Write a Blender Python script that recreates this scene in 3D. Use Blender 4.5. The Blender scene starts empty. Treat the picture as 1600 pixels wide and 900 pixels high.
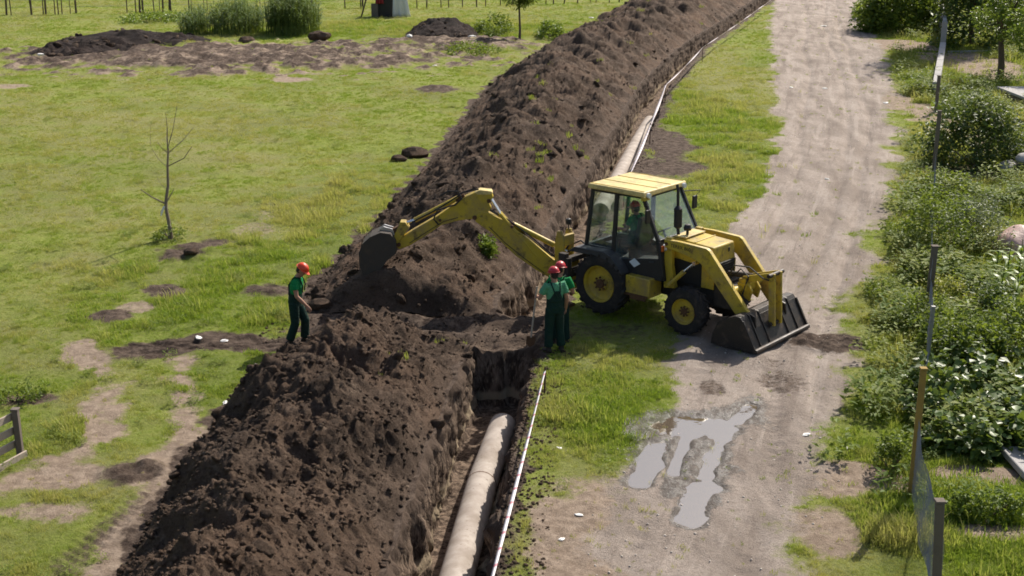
import bpy, bmesh, math, random
import numpy as np
from mathutils import Vector, Matrix, Euler

# ------------------------------------------------------------------ camera, sky, sun, exposure
R = math.radians
scene = bpy.context.scene
COL = scene.collection
PITCH = R(17.07); CAM_H = 8.69; FPX = 2000.0
cam_d = bpy.data.cameras.new('camera'); cam = bpy.data.objects.new('camera', cam_d); COL.objects.link(cam)
cam_d.sensor_width = 36.0; cam_d.lens = 36.0 * FPX / 1600.0
cam_d.clip_start = 0.1; cam_d.clip_end = 3000
cam.location = (0, 0, CAM_H); cam.rotation_euler = (math.pi / 2 - PITCH, 0, 0)
scene.camera = cam
SUN_AZ = math.atan2(0.58, 0.81); SUN_EL = R(44)
world = bpy.data.worlds.new('World'); scene.world = world; world.use_nodes = True
wn = world.node_tree.nodes; wl = world.node_tree.links; wn.clear()
sky = wn.new('ShaderNodeTexSky'); sky.sky_type = 'NISHITA'; sky.sun_disc = False
sky.sun_elevation = SUN_EL; sky.sun_rotation = SUN_AZ; sky.air_density = 1.2; sky.dust_density = 3.0
bg = wn.new('ShaderNodeBackground'); bg.inputs['Strength'].default_value = 0.09
wo = wn.new('ShaderNodeOutputWorld'); wl.new(sky.outputs[0], bg.inputs[0]); wl.new(bg.outputs[0], wo.inputs[0])
sun_d = bpy.data.lights.new('sun', 'SUN'); sun_d.energy = 5.0; sun_d.angle = R(0.5); sun_d.color = (1.0, 0.93, 0.82)
sun = bpy.data.objects.new('sun', sun_d); COL.objects.link(sun)
to_sun = Vector((math.sin(SUN_AZ) * math.cos(SUN_EL), math.cos(SUN_AZ) * math.cos(SUN_EL), math.sin(SUN_EL)))
sun.rotation_euler = to_sun.to_track_quat('Z', 'Y').to_euler(); sun.location = (30, 40, 60)
vs = scene.view_settings; vs.view_transform = 'Standard'; vs.look = 'None'; vs.exposure = 0.42; vs.gamma = 1.0
vs.use_curve_mapping = False
scene.cycles.use_denoising = True; scene.cycles.use_adaptive_sampling = True; scene.cycles.adaptive_threshold = 0.02
scene.cycles.filter_width = 1.7
scene.cycles.max_bounces = 8; scene.cycles.transparent_max_bounces = 12

# ------------------------------------------------------------------ helpers
rng = np.random.default_rng(7); random.seed(7)
CS, SN = math.cos(PITCH), math.sin(PITCH)
def G(px, py, z=0.0):                    # photograph measurement -> place on the ground (metres)
    a = (px - 800) / FPX; b = (py - 450) / FPX
    t = (z - CAM_H) / (-SN - b * CS)
    return np.array([a * t, (CS - b * SN) * t])
def on_Y(px, py, Y):                      # measurement -> (x, z) on the upright plane at distance Y
    a = (px - 800) / FPX; b = (py - 450) / FPX
    t = Y / (CS - b * SN)
    return a * t, CAM_H + (-SN - b * CS) * t

def _hash(ix, iy, seed):
    h = (ix.astype(np.int64) * 374761393 + iy.astype(np.int64) * 668265263 + seed * 1442695041) & 0xffffffff
    h = ((h ^ (h >> 13)) * 1274126177) & 0xffffffff
    h = ((h ^ (h >> 16)) * 2246822519) & 0xffffffff
    return ((h ^ (h >> 15)) & 0xffffff) / float(0xffffff)
def vnoise(x, y, seed=0):
    x = np.asarray(x, float); y = np.asarray(y, float)
    ix = np.floor(x); iy = np.floor(y); fx = x - ix; fy = y - iy
    fx = fx * fx * fx * (fx * (fx * 6 - 15) + 10); fy = fy * fy * fy * (fy * (fy * 6 - 15) + 10)
    a = _hash(ix, iy, seed); b = _hash(ix + 1, iy, seed); c = _hash(ix, iy + 1, seed); d = _hash(ix + 1, iy + 1, seed)
    return (a * (1 - fx) + b * fx) * (1 - fy) + (c * (1 - fx) + d * fx) * fy
def fbm(x, y, o=4, seed=0, g=0.5):      # about -1..1
    s = 0; a = 1.0; t = 0; ca, sa = math.cos(0.6), math.sin(0.6)
    for i in range(o):
        s = s + a * (vnoise(x, y, seed + i * 17) * 2 - 1); t += a; a *= g
        x, y = (x * ca - y * sa) * 2.03 + 3.7, (x * sa + y * ca) * 2.03 + 1.3
    return s / t * 1.5
def worley(x, y, seed=0):                # distance to the nearest jittered cell point, and its random value
    ix = np.floor(x); iy = np.floor(y); best = np.full(x.shape, 9.0); val = np.zeros(x.shape)
    for dx in (-1, 0, 1):
        for dy in (-1, 0, 1):
            jx = ix + dx; jy = iy + dy
            d = np.hypot(jx + _hash(jx, jy, seed) - x, jy + _hash(jx, jy, seed + 5) - y)
            m = d < best; best = np.where(m, d, best); val = np.where(m, _hash(jx, jy, seed + 9), val)
    return best, val
def sstep(a, b, x):
    t = np.clip((x - a) / (b - a), 0, 1); return t * t * (3 - 2 * t)

def new_mesh(name, V, F, attrs=None, smooth=True):
    me = bpy.data.meshes.new(name)
    V = np.asarray(V, np.float32); F = np.asarray(F, np.int32)
    me.vertices.add(len(V)); me.vertices.foreach_set('co', V.ravel())
    n = F.shape[1]
    me.loops.add(F.size); me.loops.foreach_set('vertex_index', F.ravel())
    me.polygons.add(len(F)); me.polygons.foreach_set('loop_start', np.arange(0, F.size, n, dtype=np.int32))
    if smooth: me.polygons.foreach_set('use_smooth', np.ones(len(F), bool))
    me.update(calc_edges=True)
    for k, v in (attrs or {}).items():
        v = np.asarray(v, np.float32)
        if v.ndim == 1:
            at = me.attributes.new(k, 'FLOAT', 'POINT'); at.data.foreach_set('value', v)
        else:
            at = me.attributes.new(k, 'FLOAT_COLOR', 'POINT'); at.data.foreach_set('color', v.ravel())
    return me
def tag(o, label=None, cat=None, group=None, kind=None):
    if label: o['label'] = label
    if cat: o['category'] = cat
    if group: o['group'] = group
    if kind: o['kind'] = kind
    return o
def link(name, me, mat=None, parent=None):
    o = bpy.data.objects.new(name, me); COL.objects.link(o)
    if mat is not None and me is not None and not me.materials: me.materials.append(mat)
    if parent is not None: o.parent = parent
    return o
def empty(name, loc=(0, 0, 0), rz=0.0):
    o = bpy.data.objects.new(name, None); COL.objects.link(o); o.location = loc; o.rotation_euler = (0, 0, rz)
    o.empty_display_size = 0.2
    return o
def grid_faces(nr, nc, wrap=False):
    r = np.arange(nr - 1)[:, None]; c = np.arange(nc if wrap else nc - 1)[None, :]
    c2 = (c + 1) % nc
    a = r * nc + c; b = r * nc + c2; d = (r + 1) * nc + c; e = (r + 1) * nc + c2
    return np.stack([a, b, e, d], -1).reshape(-1, 4)

class MB:                                 # collects simple solids into one mesh
    def __init__(s): s.v = []; s.f = []
    def add(s, V, F):
        n = len(s.v); s.v += [tuple(map(float, p)) for p in V]; s.f += [tuple(i + n for i in f) for f in F]; return s
    def box(s, c, size, rot=None, taper=1.0):
        hx, hy, hz = size[0] / 2, size[1] / 2, size[2] / 2
        P = [Vector((x * hx * (taper if z > 0 else 1), y * hy * (taper if z > 0 else 1), z * hz)) for z in (-1, 1) for y in (-1, 1) for x in (-1, 1)]
        if rot is not None: P = [rot @ p for p in P]
        c = Vector(c)
        return s.add([p + c for p in P], [(0, 2, 3, 1), (4, 5, 7, 6), (0, 1, 5, 4), (2, 6, 7, 3), (0, 4, 6, 2), (1, 3, 7, 5)])
    def hexa(s, P):                       # 8 corner points, bottom ring 0-3 then top ring 4-7
        return s.add(P, [(0, 3, 2, 1), (4, 5, 6, 7), (0, 1, 5, 4), (1, 2, 6, 5), (2, 3, 7, 6), (3, 0, 4, 7)])
    def bar(s, a, b, w, h, up=(0, 0, 1)): # rectangular bar from a to b
        a = Vector(a); b = Vector(b); d = (b - a).normalized(); u = Vector(up)
        sd = d.cross(u)
        if sd.length < 1e-4: sd = d.cross(Vector((0, 1, 0)))
        sd.normalize(); u = sd.cross(d)
        P = []
        for p in (a, b):
            for i, j in ((-1, -1), (1, -1), (1, 1), (-1, 1)): P.append(p + sd * (i * w / 2) + u * (j * h / 2))
        return s.hexa(P)
    def tube(s, pts, r, n=8, cap=True):
        pts = [Vector(p) for p in pts]; rr = r if hasattr(r, '__len__') else [r] * len(pts)
        V = []; F = []; pu = None
        for i, p in enumerate(pts):
            d = (pts[min(i + 1, len(pts) - 1)] - pts[max(i - 1, 0)]).normalized()
            if pu is None: pu = d.orthogonal().normalized()
            pu = (pu - d * pu.dot(d)).normalized(); w = d.cross(pu)
            for k in range(n):
                a = 2 * math.pi * k / n; V.append(p + (pu * math.cos(a) + w * math.sin(a)) * rr[i])
        for i in range(len(pts) - 1):
            for k in range(n):
                k2 = (k + 1) % n; F.append((i * n + k, i * n + k2, (i + 1) * n + k2, (i + 1) * n + k))
        if cap:
            F.append(tuple(range(n - 1, -1, -1))); F.append(tuple(range((len(pts) - 1) * n, len(pts) * n)))
        return s.add(V, F)
    def prism(s, poly, axis, lo, hi):     # polygon extruded along an axis: poly in the two other coordinates
        n = len(poly); V = []
        for t in (lo, hi):
            for (p, q) in poly:
                V.append({'x': (t, p, q), 'y': (p, t, q), 'z': (p, q, t)}[axis])
        F = [tuple(range(n)), tuple(range(2 * n - 1, n - 1, -1))]
        F += [(i, i + n, (i + 1) % n + n, (i + 1) % n) for i in range(n)]
        return s.add(V, F)
    def lathe(s, prof, c, axis='y', n=32, closed=True):   # profile of (radius, offset along axis)
        V = []; F = []; m = len(prof)
        for k in range(n):
            a = 2 * math.pi * k / n
            for (r, t) in prof:
                p = (r * math.cos(a), t, r * math.sin(a)) if axis == 'y' else (r * math.cos(a), r * math.sin(a), t) if axis == 'z' else (t, r * math.cos(a), r * math.sin(a))
                V.append((p[0] + c[0], p[1] + c[1], p[2] + c[2]))
        for k in range(n):
            k2 = (k + 1) % n
            for j in range(m if closed else m - 1):
                j2 = (j + 1) % m; F.append((k * m + j, k2 * m + j, k2 * m + j2, k * m + j2))
        return s.add(V, F)
    def xform(s, M):
        s.v = [tuple(M @ Vector(p)) for p in s.v]; return s
    def build(s, name, mat, parent=None, bevel=0.0, smooth=35, fix=True):
        me = bpy.data.meshes.new(name); me.from_pydata(s.v, [], s.f)
        if fix:
            bm = bmesh.new(); bm.from_mesh(me); bmesh.ops.recalc_face_normals(bm, faces=bm.faces); bm.to_mesh(me); bm.free()
        if smooth:
            me.polygons.foreach_set('use_smooth', np.ones(len(me.polygons), bool)); me.set_sharp_from_angle(angle=R(smooth))
        o = link(name, me, mat, parent)
        if bevel:
            b = o.modifiers.new('bevel', 'BEVEL'); b.width = bevel; b.segments = 2; b.limit_method = 'ANGLE'; b.angle_limit = R(40)
        return o

# ------------------------------------------------------------------ procedural materials
class NB:
    def __init__(s, name):
        s.m = bpy.data.materials.new(name); s.m.use_nodes = True; s.t = s.m.node_tree; s.t.nodes.clear()
        s.out = s.t.nodes.new('ShaderNodeOutputMaterial'); s.tc = None
    def n(s, kind, **kw):
        nd = s.t.nodes.new('ShaderNode' + kind)
        for k, v in kw.items(): setattr(nd, k, v)
        return nd
    def l(s, a, b): s.t.links.new(a, b)
    def setin(s, nd, name, v):
        i = nd.inputs[name]
        if hasattr(v, 'bl_idname') or hasattr(v, 'is_linked'): s.l(v, i)
        else: i.default_value = v if not (isinstance(v, tuple) and len(v) == 3 and i.type == 'RGBA') else (*v, 1)
    def coord(s, which='Object'):
        if s.tc is None: s.tc = s.n('TexCoord')
        return s.tc.outputs[which]
    def noise(s, scale, detail=4, rough=0.55, vec=None, stretch=None, dist=0.0):
        nd = s.n('TexNoise'); nd.inputs['Scale'].default_value = scale; nd.inputs['Detail'].default_value = detail
        nd.inputs['Roughness'].default_value = rough; nd.inputs['Distortion'].default_value = dist
        v = vec if vec is not None else s.coord()
        if stretch:
            mp = s.n('Mapping'); mp.inputs['Scale'].default_value = stretch; s.l(v, mp.inputs[0]); v = mp.outputs[0]
        s.l(v, nd.inputs['Vector']); return nd.outputs['Fac']
    def vor(s, scale, feature='F1', vec=None):
        nd = s.n('TexVoronoi'); nd.feature = feature; nd.inputs['Scale'].default_value = scale
        s.l(vec if vec is not None else s.coord(), nd.inputs['Vector']); return nd.outputs[0]
    def ramp(s, fac, lo, hi, a=0.0, b=1.0):
        nd = s.n('MapRange'); nd.interpolation_type = 'SMOOTHSTEP'
        s.l(fac, nd.inputs[0]); nd.inputs[1].default_value = lo; nd.inputs[2].default_value = hi; nd.inputs[3].default_value = a; nd.inputs[4].default_value = b
        return nd.outputs[0]
    def mix(s, fac, a, b, mode='MIX'):
        nd = s.n('Mix'); nd.data_type = 'RGBA'; nd.blend_type = mode
        for i, v in ((0, fac), (6, a), (7, b)):
            if hasattr(v, 'is_linked'): s.l(v, nd.inputs[i])
            else: nd.inputs[i].default_value = v if i == 0 else (*v, 1)
        return nd.outputs[2]
    def math(s, op, a, b=0.0):
        nd = s.n('Math'); nd.operation = op
        for i, v in ((0, a), (1, b)):
            if hasattr(v, 'is_linked'): s.l(v, nd.inputs[i])
            else: nd.inputs[i].default_value = v
        return nd.outputs[0]
    def attr(s, name, inst=False):
        nd = s.n('Attribute'); nd.attribute_name = name; nd.attribute_type = 'INSTANCER' if inst else 'GEOMETRY'; return nd
    def bump(s, h, strength, dist=0.02, normal=None):
        nd = s.n('Bump'); nd.inputs['Strength'].default_value = strength; nd.inputs['Distance'].default_value = dist
        s.l(h, nd.inputs['Height'])
        if normal is not None: s.l(normal, nd.inputs['Normal'])
        return nd.outputs[0]
    def bsdf(s, color, rough=0.6, metal=0.0, normal=None, spec=0.5, coat=0.0, trans=0.0, **kw):
        b = s.n('BsdfPrincipled')
        s.setin(b, 'Base Color', color); s.setin(b, 'Roughness', rough); s.setin(b, 'Metallic', metal)
        s.setin(b, 'Specular IOR Level', spec); s.setin(b, 'Coat Weight', coat); s.setin(b, 'Transmission Weight', trans)
        if normal is not None: s.l(normal, b.inputs['Normal'])
        return b
    def done(s, sh):
        s.l(sh.outputs[0] if hasattr(sh, 'outputs') else sh, s.out.inputs[0]); return s.m

def mat_leaf(name, c1, c2, trans=0.35, rough=0.45, inst=False, spec=0.4):
    b = NB(name); t = b.attr('tint', inst).outputs['Fac']
    col = b.mix(t, c1, c2)
    p = b.bsdf(col, rough, spec=spec)
    tr = b.n('BsdfTranslucent'); b.l(b.mix(0.35, col, (0.45, 0.55, 0.05), 'MIX'), tr.inputs[0])
    mx = b.n('MixShader'); mx.inputs[0].default_value = trans
    b.l(p.outputs[0], mx.inputs[1]); b.l(tr.outputs[0], mx.inputs[2])
    return b.done(mx)
def mat_soil(name, dark=(0.068, 0.047, 0.035), mid=(0.152, 0.108, 0.081), pale=(0.31, 0.23, 0.172)):
    b = NB(name); v = b.coord()
    n1 = b.noise(1.1, 5, 0.6); n2 = b.noise(7.0, 6, 0.65); n3 = b.noise(45, 4, 0.7)
    col = b.mix(b.ramp(n1, 0.35, 0.68), dark, mid)
    col = b.mix(b.ramp(b.noise(0.45, 4, 0.6), 0.42, 0.66, 0, 0.6), col, (mid[0] * 1.3, mid[1] * 1.18, mid[2] * 1.08))
    col = b.mix(b.ramp(n2, 0.45, 0.75, 0, 0.8), col, mid)
    col = b.mix(b.ramp(b.noise(2.6, 5, 0.7), 0.56, 0.76, 0, 0.75), col, pale)
    col = b.mix(b.ramp(n3, 0.55, 0.8, 0, 0.35), col, pale)
    nb = b.bump(b.noise(13, 7, 0.78), 1.0, 0.08)
    col = b.mix(b.ramp(b.noise(24, 5, 0.8), 0.48, 0.40, 0, 0.55), col, tuple(x * 0.55 for x in dark))
    nb = b.bump(b.noise(38, 5, 0.8), 1.0, 0.045, nb)
    return b.done(b.bsdf(col, 0.95, normal=nb, spec=0.15))
def mat_plain(name, col, rough=0.6, metal=0.0, dirt=0.25, dirtcol=(0.10, 0.08, 0.06), scale=6.0, spec=0.4, bump=0.0, coat=0.0):
    b = NB(name); n = b.noise(scale, 6, 0.65)
    c = b.mix(b.ramp(n, 0.45, 0.78, 0, dirt), col, dirtcol)
    c = b.mix(b.ramp(b.noise(scale * 9, 3, 0.6), 0.55, 0.8, 0, dirt * 0.6), c, dirtcol)
    nb = b.bump(b.noise(scale * 6, 4, 0.6), bump, 0.01) if bump else None
    return b.done(b.bsdf(c, b.ramp(n, 0.3, 0.8, rough, min(1, rough + 0.3)), metal, nb, spec, coat))
# ------------------------------------------------------------------ lie of the land: curves in plan
_YG = np.concatenate([np.arange(-80, 0, 1.0), np.arange(0, 240, 0.25), np.arange(240, 900, 4.0)])
def plan_curve(px, smooth=5):
    p = np.array([G(*q) for q in px]); p = p[np.argsort(p[:, 1])]
    s0 = (p[1, 0] - p[0, 0]) / (p[1, 1] - p[0, 1]); s1 = (p[-1, 0] - p[-2, 0]) / (p[-1, 1] - p[-2, 1])
    x = np.interp(_YG, p[:, 1], p[:, 0])
    x = np.where(_YG < p[0, 1], p[0, 0] + s0 * (_YG - p[0, 1]), x)
    x = np.where(_YG > p[-1, 1], p[-1, 0] + s1 * (_YG - p[-1, 1]), x)
    k = np.ones(smooth) / smooth
    for _ in range(3): x = np.convolve(np.pad(x, smooth // 2, mode='reflect', reflect_type='odd'), k, 'valid')
    return lambda Y: np.interp(Y, _YG, x)
TRc = plan_curve([(760, 930), (775, 850), (812, 650), (838, 545), (985, 272), (1022, 195), (1045, 135), (1100, 75), (1200, 3)], 7)
RLc = plan_curve([(930, 900), (965, 820), (985, 720), (1040, 610), (1075, 520), (1150, 380), (1195, 300), (1216, 200), (1212, 120), (1200, 60), (1210, 5)], 9)
RRc = plan_curve([(1230, 900), (1262, 800), (1295, 700), (1315, 600), (1335, 480), (1352, 400), (1385, 290), (1400, 200), (1388, 100), (1357, 30), (1350, 5)], 9)
Y_HEAD, Y_FAR = 24.35, 26.85            # the trench is open up to Y_HEAD, then again from Y_FAR
def TR(Y): return TRc(Y) + 0.09 * fbm(Y * 1.9, Y * 0 + 3, 5, 41, 0.6)
def TL(Y): return TRc(Y) - np.interp(Y, [10, 17, 24, 27, 40], [1.40, 1.42, 1.38, 1.4, 1.5]) + 0.07 * fbm(Y * 1.6, Y * 0 + 9, 5, 43, 0.6)
def RL(Y): return RLc(Y)
def RR(Y): return RRc(Y)
def dpt(Y):                              # depth of the trench
    near = 1 - sstep(Y_HEAD - 0.06, Y_HEAD + 0.12, Y); far = sstep(Y_FAR, Y_FAR + 0.2, Y) * (1 - sstep(150, 160, Y))
    return 1.2 * np.maximum(near, far) + 0.10
def heapL_near(Y): return np.interp(Y, [5, 14, 20, 22.5, 24, 24.8], [-5.6, -5.25, -5.2, -4.9, -4.5, -3.2])
def heapL_far(Y): return TRc(Y) - 1.5 - np.interp(Y, [26.4, 27, 28, 31, 36, 45, 60, 75, 100], [3.7, 4.2, 4.5, 4.6, 5.0, 5.8, 7.1, 7.9, 9.4])

def blob(X, Y, px, py, rx, ry, seed=0, soft=0.35, rag=0.5):     # ragged patch, measured on the photograph
    c = G(px, py); dd = (G(px, py - 1)[1] - c[1]); s = G(px + 1, py)[0] - c[0]
    q = np.hypot((X - c[0]) / (rx * s), (Y - c[1]) / (ry * dd))
    m = q < 2.2; out = np.zeros(X.shape)
    if m.any():
        r = q[m] + rag * 0.6 * fbm(X[m] * 1.3, Y[m] * 1.3, 4, 100 + seed)
        out[m] = 1 - sstep(1 - soft, 1 + soft, r)
    return out
def stroke(X, Y, px, w, seed=0, soft=0.5, rag=0.5):
    P = np.array([G(*q) for q in px]); lo = P.min(0) - 3 * w; hi = P.max(0) + 3 * w
    m = (X > lo[0]) & (X < hi[0]) & (Y > lo[1]) & (Y < hi[1]); out = np.zeros(X.shape)
    if m.any():
        x = X[m]; y = Y[m]; best = np.full(x.shape, 1e9)
        for a, b in zip(P[:-1], P[1:]):
            d = b - a; t = np.clip(((x - a[0]) * d[0] + (y - a[1]) * d[1]) / (d @ d), 0, 1)
            best = np.minimum(best, np.hypot(x - a[0] - t * d[0], y - a[1] - t * d[1]))
        r = best / w + rag * 0.6 * fbm(x * 1.6, y * 1.6, 4, 200 + seed)
        out[m] = 1 - sstep(1 - soft, 1 + soft, r)
    return out
def vmax(*a):
    r = a[0]
    for b in a[1:]: r = np.maximum(r, b)
    return r

def ground_masks(X, Y):
    n = fbm(X * 0.55, Y * 0.55, 5, 11); n2 = fbm(X * 2.1, Y * 2.1, 4, 12)
    wl = np.interp(Y, [14, 20, 24, 40, 120], [0.55, 0.35, 0.25, 0.35, 0.6])
    road = sstep(-wl, wl, (X - RL(Y)) + 0.45 * n + 0.2 * n2) * sstep(-0.55, 0.55, (RR(Y) - X) + 0.55 * n + 0.25 * n2)
    # worn and bare places
    brk = np.clip(0.85 + 0.6 * n2 + 0.2 * n, 0.25, 1)
    bare = vmax(brk * stroke(X, Y, [(120, 540), (165, 600), (158, 690), (60, 745)], 0.34, 1, 0.9, 1.3),
                brk * stroke(X, Y, [(278, 560), (285, 640), (298, 690)], 0.26, 2, 0.9, 1.3), stroke(X, Y, [(306, 685), (258, 780), (160, 912)], 0.50, 5, 0.6, 0.7),
                brk * stroke(X, Y, [(20, 760), (110, 742), (200, 745), (290, 700)], 0.38, 3, 0.9, 1.3),
                blob(X, Y, 85, 795, 50, 18, 4, 0.8, 1.4) * 0.8, blob(X, Y, 900, 850, 110, 85, 5, 0.5, 1.0), blob(X, Y, 905, 760, 60, 30, 6, 0.6, 1.2) * 0.6,
                blob(X, Y, 1330, 745, 120, 24, 7, 0.4, 0.8), blob(X, Y, 1520, 745, 90, 15, 8), blob(X, Y, 1560, 835, 70, 14, 9) * 0.7,
                blob(X, Y, 1285, 830, 60, 30, 10, 0.5, 1) * 0.8, blob(X, Y, 1420, 165, 40, 60, 11, 0.5, 1) * 0.75, blob(X, Y, 1405, 70, 60, 10, 12) * 0.9,
                blob(X, Y, 1520, 100, 75, 26, 13) * 0.8, blob(X, Y, 20, 133, 30, 4, 14) * 0.7, blob(X, Y, 455, 124, 30, 4, 15) * 0.9,
                blob(X, Y, 395, 360, 40, 14, 16) * 0.5, blob(X, Y, 450, 330, 60, 14, 17) * 0.4, blob(X, Y, 215, 480, 30, 8, 18) * 0.7, blob(X, Y, 370, 92, 325, 20, 29, 0.4, 1.2), blob(X, Y, 720, 70, 110, 9, 30, 0.5, 1.2))
    mud = vmax(stroke(X, Y, [(215, 548), (330, 533), (440, 537), (540, 525)], 0.50, 21, 0.35, 0.8),
               blob(X, Y, 690, 515, 200, 34, 22, 0.25, 0.4), stroke(X, Y, [(80, 905), (160, 825), (232, 775)], 0.22, 23, 0.8, 0.9) * 0.5,
               blob(X, Y, 245, 455, 36, 9, 24, 0.7, 1.3), blob(X, Y, 300, 395, 40, 14, 25, 0.7, 1.4), blob(X, Y, 170, 494, 24, 8, 26, 0.7, 1.4), blob(X, Y, 420, 454, 36, 7, 27, 0.7, 1.4) * .8,
               blob(X, Y, 210, 740, 40, 14, 28, 0.8, 1.4) * .9, blob(X, Y, 370, 92, 320, 19, 29, 0.4, 1.2) * np.clip(0.80 + 0.6 * n2, 0, 1), blob(X, Y, 700, 72, 120, 10, 30, 0.5, 1.2) * np.clip(0.7 + 0.6 * n2, 0, 1),
               blob(X, Y, 130, 85, 105, 11, 31, 0.5, 1.2), blob(X, Y, 680, 141, 34, 5, 32), blob(X, Y, 1040, 222, 40, 26, 33, 0.4, 0.7), blob(X, Y, 1010, 262, 90, 16, 34),
               blob(X, Y, 1290, 533, 55, 13, 35, 0.4, 0.9), blob(X, Y, 1215, 585, 40, 26, 36, 0.5, 0.8) * 0.55, blob(X, Y, 1110, 602, 24, 14, 37) * 0.6,
               blob(X, Y, 930, 510, 90, 22, 39, 0.4, 0.7) * 0.5, blob(X, Y, 40, 625, 52, 12, 40) * 0.8, blob(X, Y, 1500, 270, 70, 14, 41) * 0.6)
    # loose soil beside the lips of the trench and under the heaps
    tr = TR(Y); mud = vmax(mud, (1 - sstep(0.02, np.interp(Y, [14, 22, 24, 30, 60], [0.45, 0.3, 0.12, 0.5, 0.7]), (X - tr) + 0.25 * n2)) * (X > tr - 0.3))
    hl = np.where(Y < 25.2, heapL_near(Y), heapL_far(Y)); mud = vmax(mud, sstep(-0.30, 0.05, (X - hl) + 0.3 * n2) * (X < tr))
    wet = vmax(0.95 * np.clip(pools(X, Y) * 1.5, 0, 1), blob(X, Y, 1065, 665, 92, 28, 51, 0.7, 0.9), stroke(X, Y, [(998, 752), (1020, 700), (1048, 655)], .22, 52, 0.7, 0.9), stroke(X, Y, [(1048, 770), (1068, 715), (1085, 665)], .16, 55, 0.7, 0.9), stroke(X, Y, [(1082, 812), (1100, 760), (1112, 700), (1130, 665)], .26, 53, 0.7, 0.9), blob(X, Y, 1060, 720, 75, 60, 56, 0.7, 1.4) * 0.62,
               blob(X, Y, 1170, 640, 40, 26, 54, 0.4, 0.8) * 0.7) * (X > RL(Y) - 0.5)
    dry = np.clip(0.42 + 0.75 * n + 0.35 * n2, 0, 1)
    dry = np.clip(dry + 0.9 * blob(X, Y, 490, 340, 130, 42, 61, 0.6, 1.2) + 0.4 * blob(X, Y, 300, 210, 320, 60, 62, 0.6, 0.8)
                  + 0.9 * blob(X, Y, 1150, 130, 70, 50, 63, 0.7, 1.2) + 0.8 * blob(X, Y, 1110, 290, 60, 30, 69, 0.7, 1.2) + 0.5 * blob(X, Y, 1360, 500, 50, 110, 64, 0.6, 1) + 0.5 * blob(X, Y, 1330, 850, 110, 60, 65, 0.6, 1)
                  + 0.5 * blob(X, Y, 930, 590, 100, 22, 66, 0.6, 1) - 0.5 * blob(X, Y, 330, 470, 170, 60, 67, 0.6, 0.8) - 0.4 * blob(X, Y, 600, 210, 120, 40, 68, 0.6, 0.8), 0, 1)
    lush = np.clip(blob(X, Y, 420, 450, 260, 75, 71, 0.5, 0.7) + blob(X, Y, 560, 330, 120, 60, 72, 0.5, 0.7) + blob(X, Y, 930, 620, 110, 75, 73, 0.5, 0.7)
                   + blob(X, Y, 1110, 220, 110, 110, 74, 0.5, 0.7) + sstep(0.2, 1.5, X - RR(Y)) + blob(X, Y, 60, 690, 70, 40, 75) + blob(X, Y, 330, 590, 60, 40, 76)
                   + blob(X, Y, 640, 45, 300, 12, 77), 0, 1)
    return road, bare, mud, wet, dry, lush
def pools(X, Y):
    return vmax(blob(X, Y, 1078, 662, 66, 20, 81, 0.45, 0.7), stroke(X, Y, [(1000, 752), (1016, 716), (1030, 690)], 0.15, 82, 0.6, 1.1), stroke(X, Y, [(1052, 735), (1062, 706), (1072, 680)], 0.10, 83, 0.6, 1.1),
                stroke(X, Y, [(1080, 808), (1092, 775), (1100, 757)], 0.21, 84, 0.6, 1.1), stroke(X, Y, [(1104, 742), (1114, 708), (1132, 672)], 0.15, 85, 0.6, 1.2), stroke(X, Y, [(1150, 655), (1172, 632)], 0.12, 86, 0.6, 1.2))
WATER_Z = -0.058
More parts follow.
